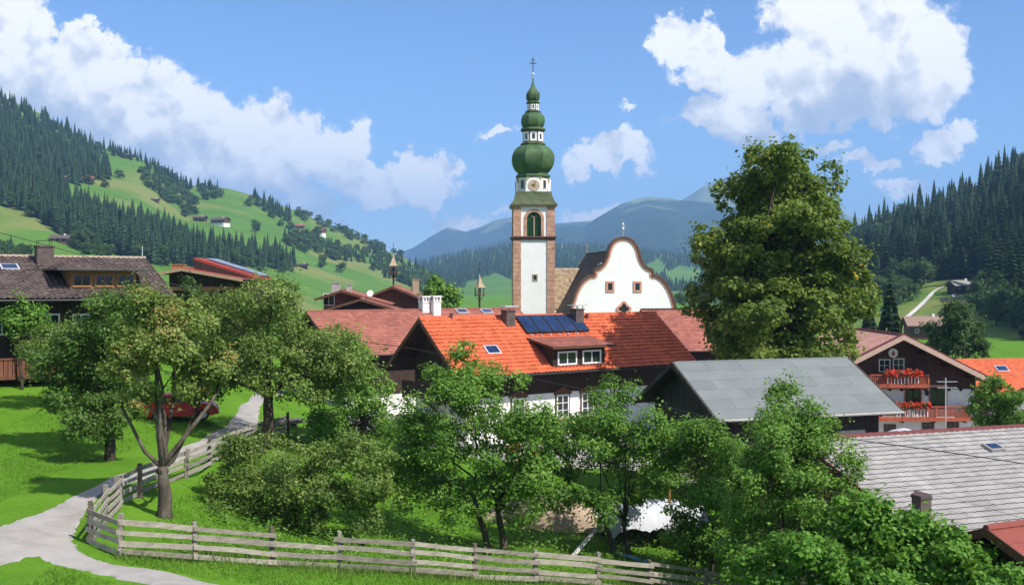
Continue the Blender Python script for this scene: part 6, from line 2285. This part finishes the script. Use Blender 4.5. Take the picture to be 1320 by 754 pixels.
# ---- curving road on the slope behind the chalet
def hill_road():
    L = spline([(1168, 410), (1182, 398), (1196, 384), (1204, 376), (1220, 369), (1240, 364.5), (1256, 362)], 8)
    w = np.linspace(5.0, 1.2, len(L))
    vs = []; fs = []
    for (x, y), a in zip(L, w):
        for s in (-1, 1):
            q = HILL_R.at(x + s * a, y - s * a * .25)
            vs.append((q[0], q[1] - 1.2, q[2] + .55))
    for i in range(len(L) - 1):
        fs.append((2 * i, 2 * i + 1, 2 * i + 3, 2 * i + 2))
    o = MB().add(vs, fs).build('road', mat('pale_gravel_road', (.52, .49, .45), .95, .08), None, True)
    tag(o, kind='structure')


hill_road()


# ---- grass and herbs
def blades(n, xr, yr, hr, wd, keep, r, tilt=.5):
    x = r.uniform(*xr, n); y = r.uniform(*yr, n)
    k = keep(x, y); x = x[k]; y = y[k]; n = len(x)
    z = ground_raw(x, y)
    h = r.uniform(*hr, n) * r.uniform(.6, 1.2, n)
    a = r.uniform(0, 6.28, n); t = r.normal(0, tilt, (n, 2)) * h[:, None]
    dx = np.cos(a) * wd; dy = np.sin(a) * wd
    V = np.stack([np.stack([x - dx, y - dy, z - .02], 1), np.stack([x + dx, y + dy, z - .02], 1), np.stack([x + t[:, 0], y + t[:, 1], z + h], 1)], 1)
    return V.reshape(-1, 3), np.arange(n * 3).reshape(n, 3), np.clip(r.normal(.5, .2, n), 0, 1)


LEAF_GRASS = leaf_mat('grass_blades', [(0, (.055, .125, .009)), (.5, (.098, .215, .015)), (1, (.16, .28, .03))], .3)
LEAF_HERB = leaf_mat('tall_grass', [(0, (.05, .10, .015)), (.5, (.10, .19, .03)), (.85, (.17, .24, .06)), (1, (.30, .28, .12))], .3)
gr = np.random.default_rng(77)


def in_view(x, y):
    u = x / y * FPX + CX
    return (u > -40) & (u < 1000)


V, T, rd = blades(260000, (-26, 10), (26, 62), (.05, .12), .016, lambda x, y: in_view(x, y) & (path_dist(x, y) > -.05) & (gr.uniform(0, 1, len(x)) < np.clip(34 / y, 0, 1) ** 2), gr, .7)
tag(link_mesh('meadow_grass', np_mesh('meadow_grass', V, tris=T, rnd=rd), LEAF_GRASS), 'short bright green grass of the near meadow', 'grass', kind='stuff')
FP = [G(*b) for b in [(338, 572), (270, 600), (207, 630), (152, 656), (118, 701), (156, 717), (352, 731), (532, 741), (690, 751), (838, 764), (985, 784)]]


def near_fence(x, y, d0):
    d = np.full(len(x), 1e9)
    for a, b in zip(FP[:-1], FP[1:]):
        ax, ay, bx, by = a.x, a.y, b.x, b.y
        t = np.clip(((x - ax) * (bx - ax) + (y - ay) * (by - ay)) / ((bx - ax) ** 2 + (by - ay) ** 2), 0, 1)
        d = np.minimum(d, np.hypot(x - ax - t * (bx - ax), y - ay - t * (by - ay)))
    return d


V, T, rd = blades(240000, (-20, 10), (28, 62), (.12, .42), .016,
                  lambda x, y: in_view(x, y) & (path_dist(x, y) > .12) & (gr.uniform(0, 1, len(x)) < np.exp(-near_fence(x, y, 0) / .45)), gr, .35)
tag(link_mesh('verge_grass', np_mesh('verge_grass', V, tris=T, rnd=rd), LEAF_HERB), 'taller unmown grass along the foot of the fence', 'grass', kind='stuff')


def herbs():
    """leafy weeds inside the fence"""
    r = np.random.default_rng(91)
    n = 1500
    x = r.uniform(-16, 9, n); y = r.uniform(32, 54, n)
    a, b = FP[4], FP[-1]
    line = np.interp(x, [p.x for p in FP[5:]], [p.y for p in FP[5:]])
    k = (y > line + .4) & (path_dist(x, y) > 1.2) & (r.uniform(0, 1, n) < .75)
    x = x[k]; y = y[k]
    z = ground_raw(x, y)
    idx = np.repeat(np.arange(len(x)), 16)
    C = np.stack([x, y, z], 1)[idx] + r.normal(0, 1, (len(idx), 3)) * np.array([.32, .32, .14]) + np.array([0, 0, .22])
    V, Q = leaf_quads(C, np.tile([[0, 0, 1.]], (len(C), 1)), .15, .09, r)
    tag(link_mesh('weeds', np_mesh('weeds', V, quads=Q, rnd=np.clip(r.normal(.5, .2, len(C)), 0, 1)), LEAF_FRESH), 'leafy weeds covering the orchard floor inside the fence', 'weeds', kind='stuff')


herbs()
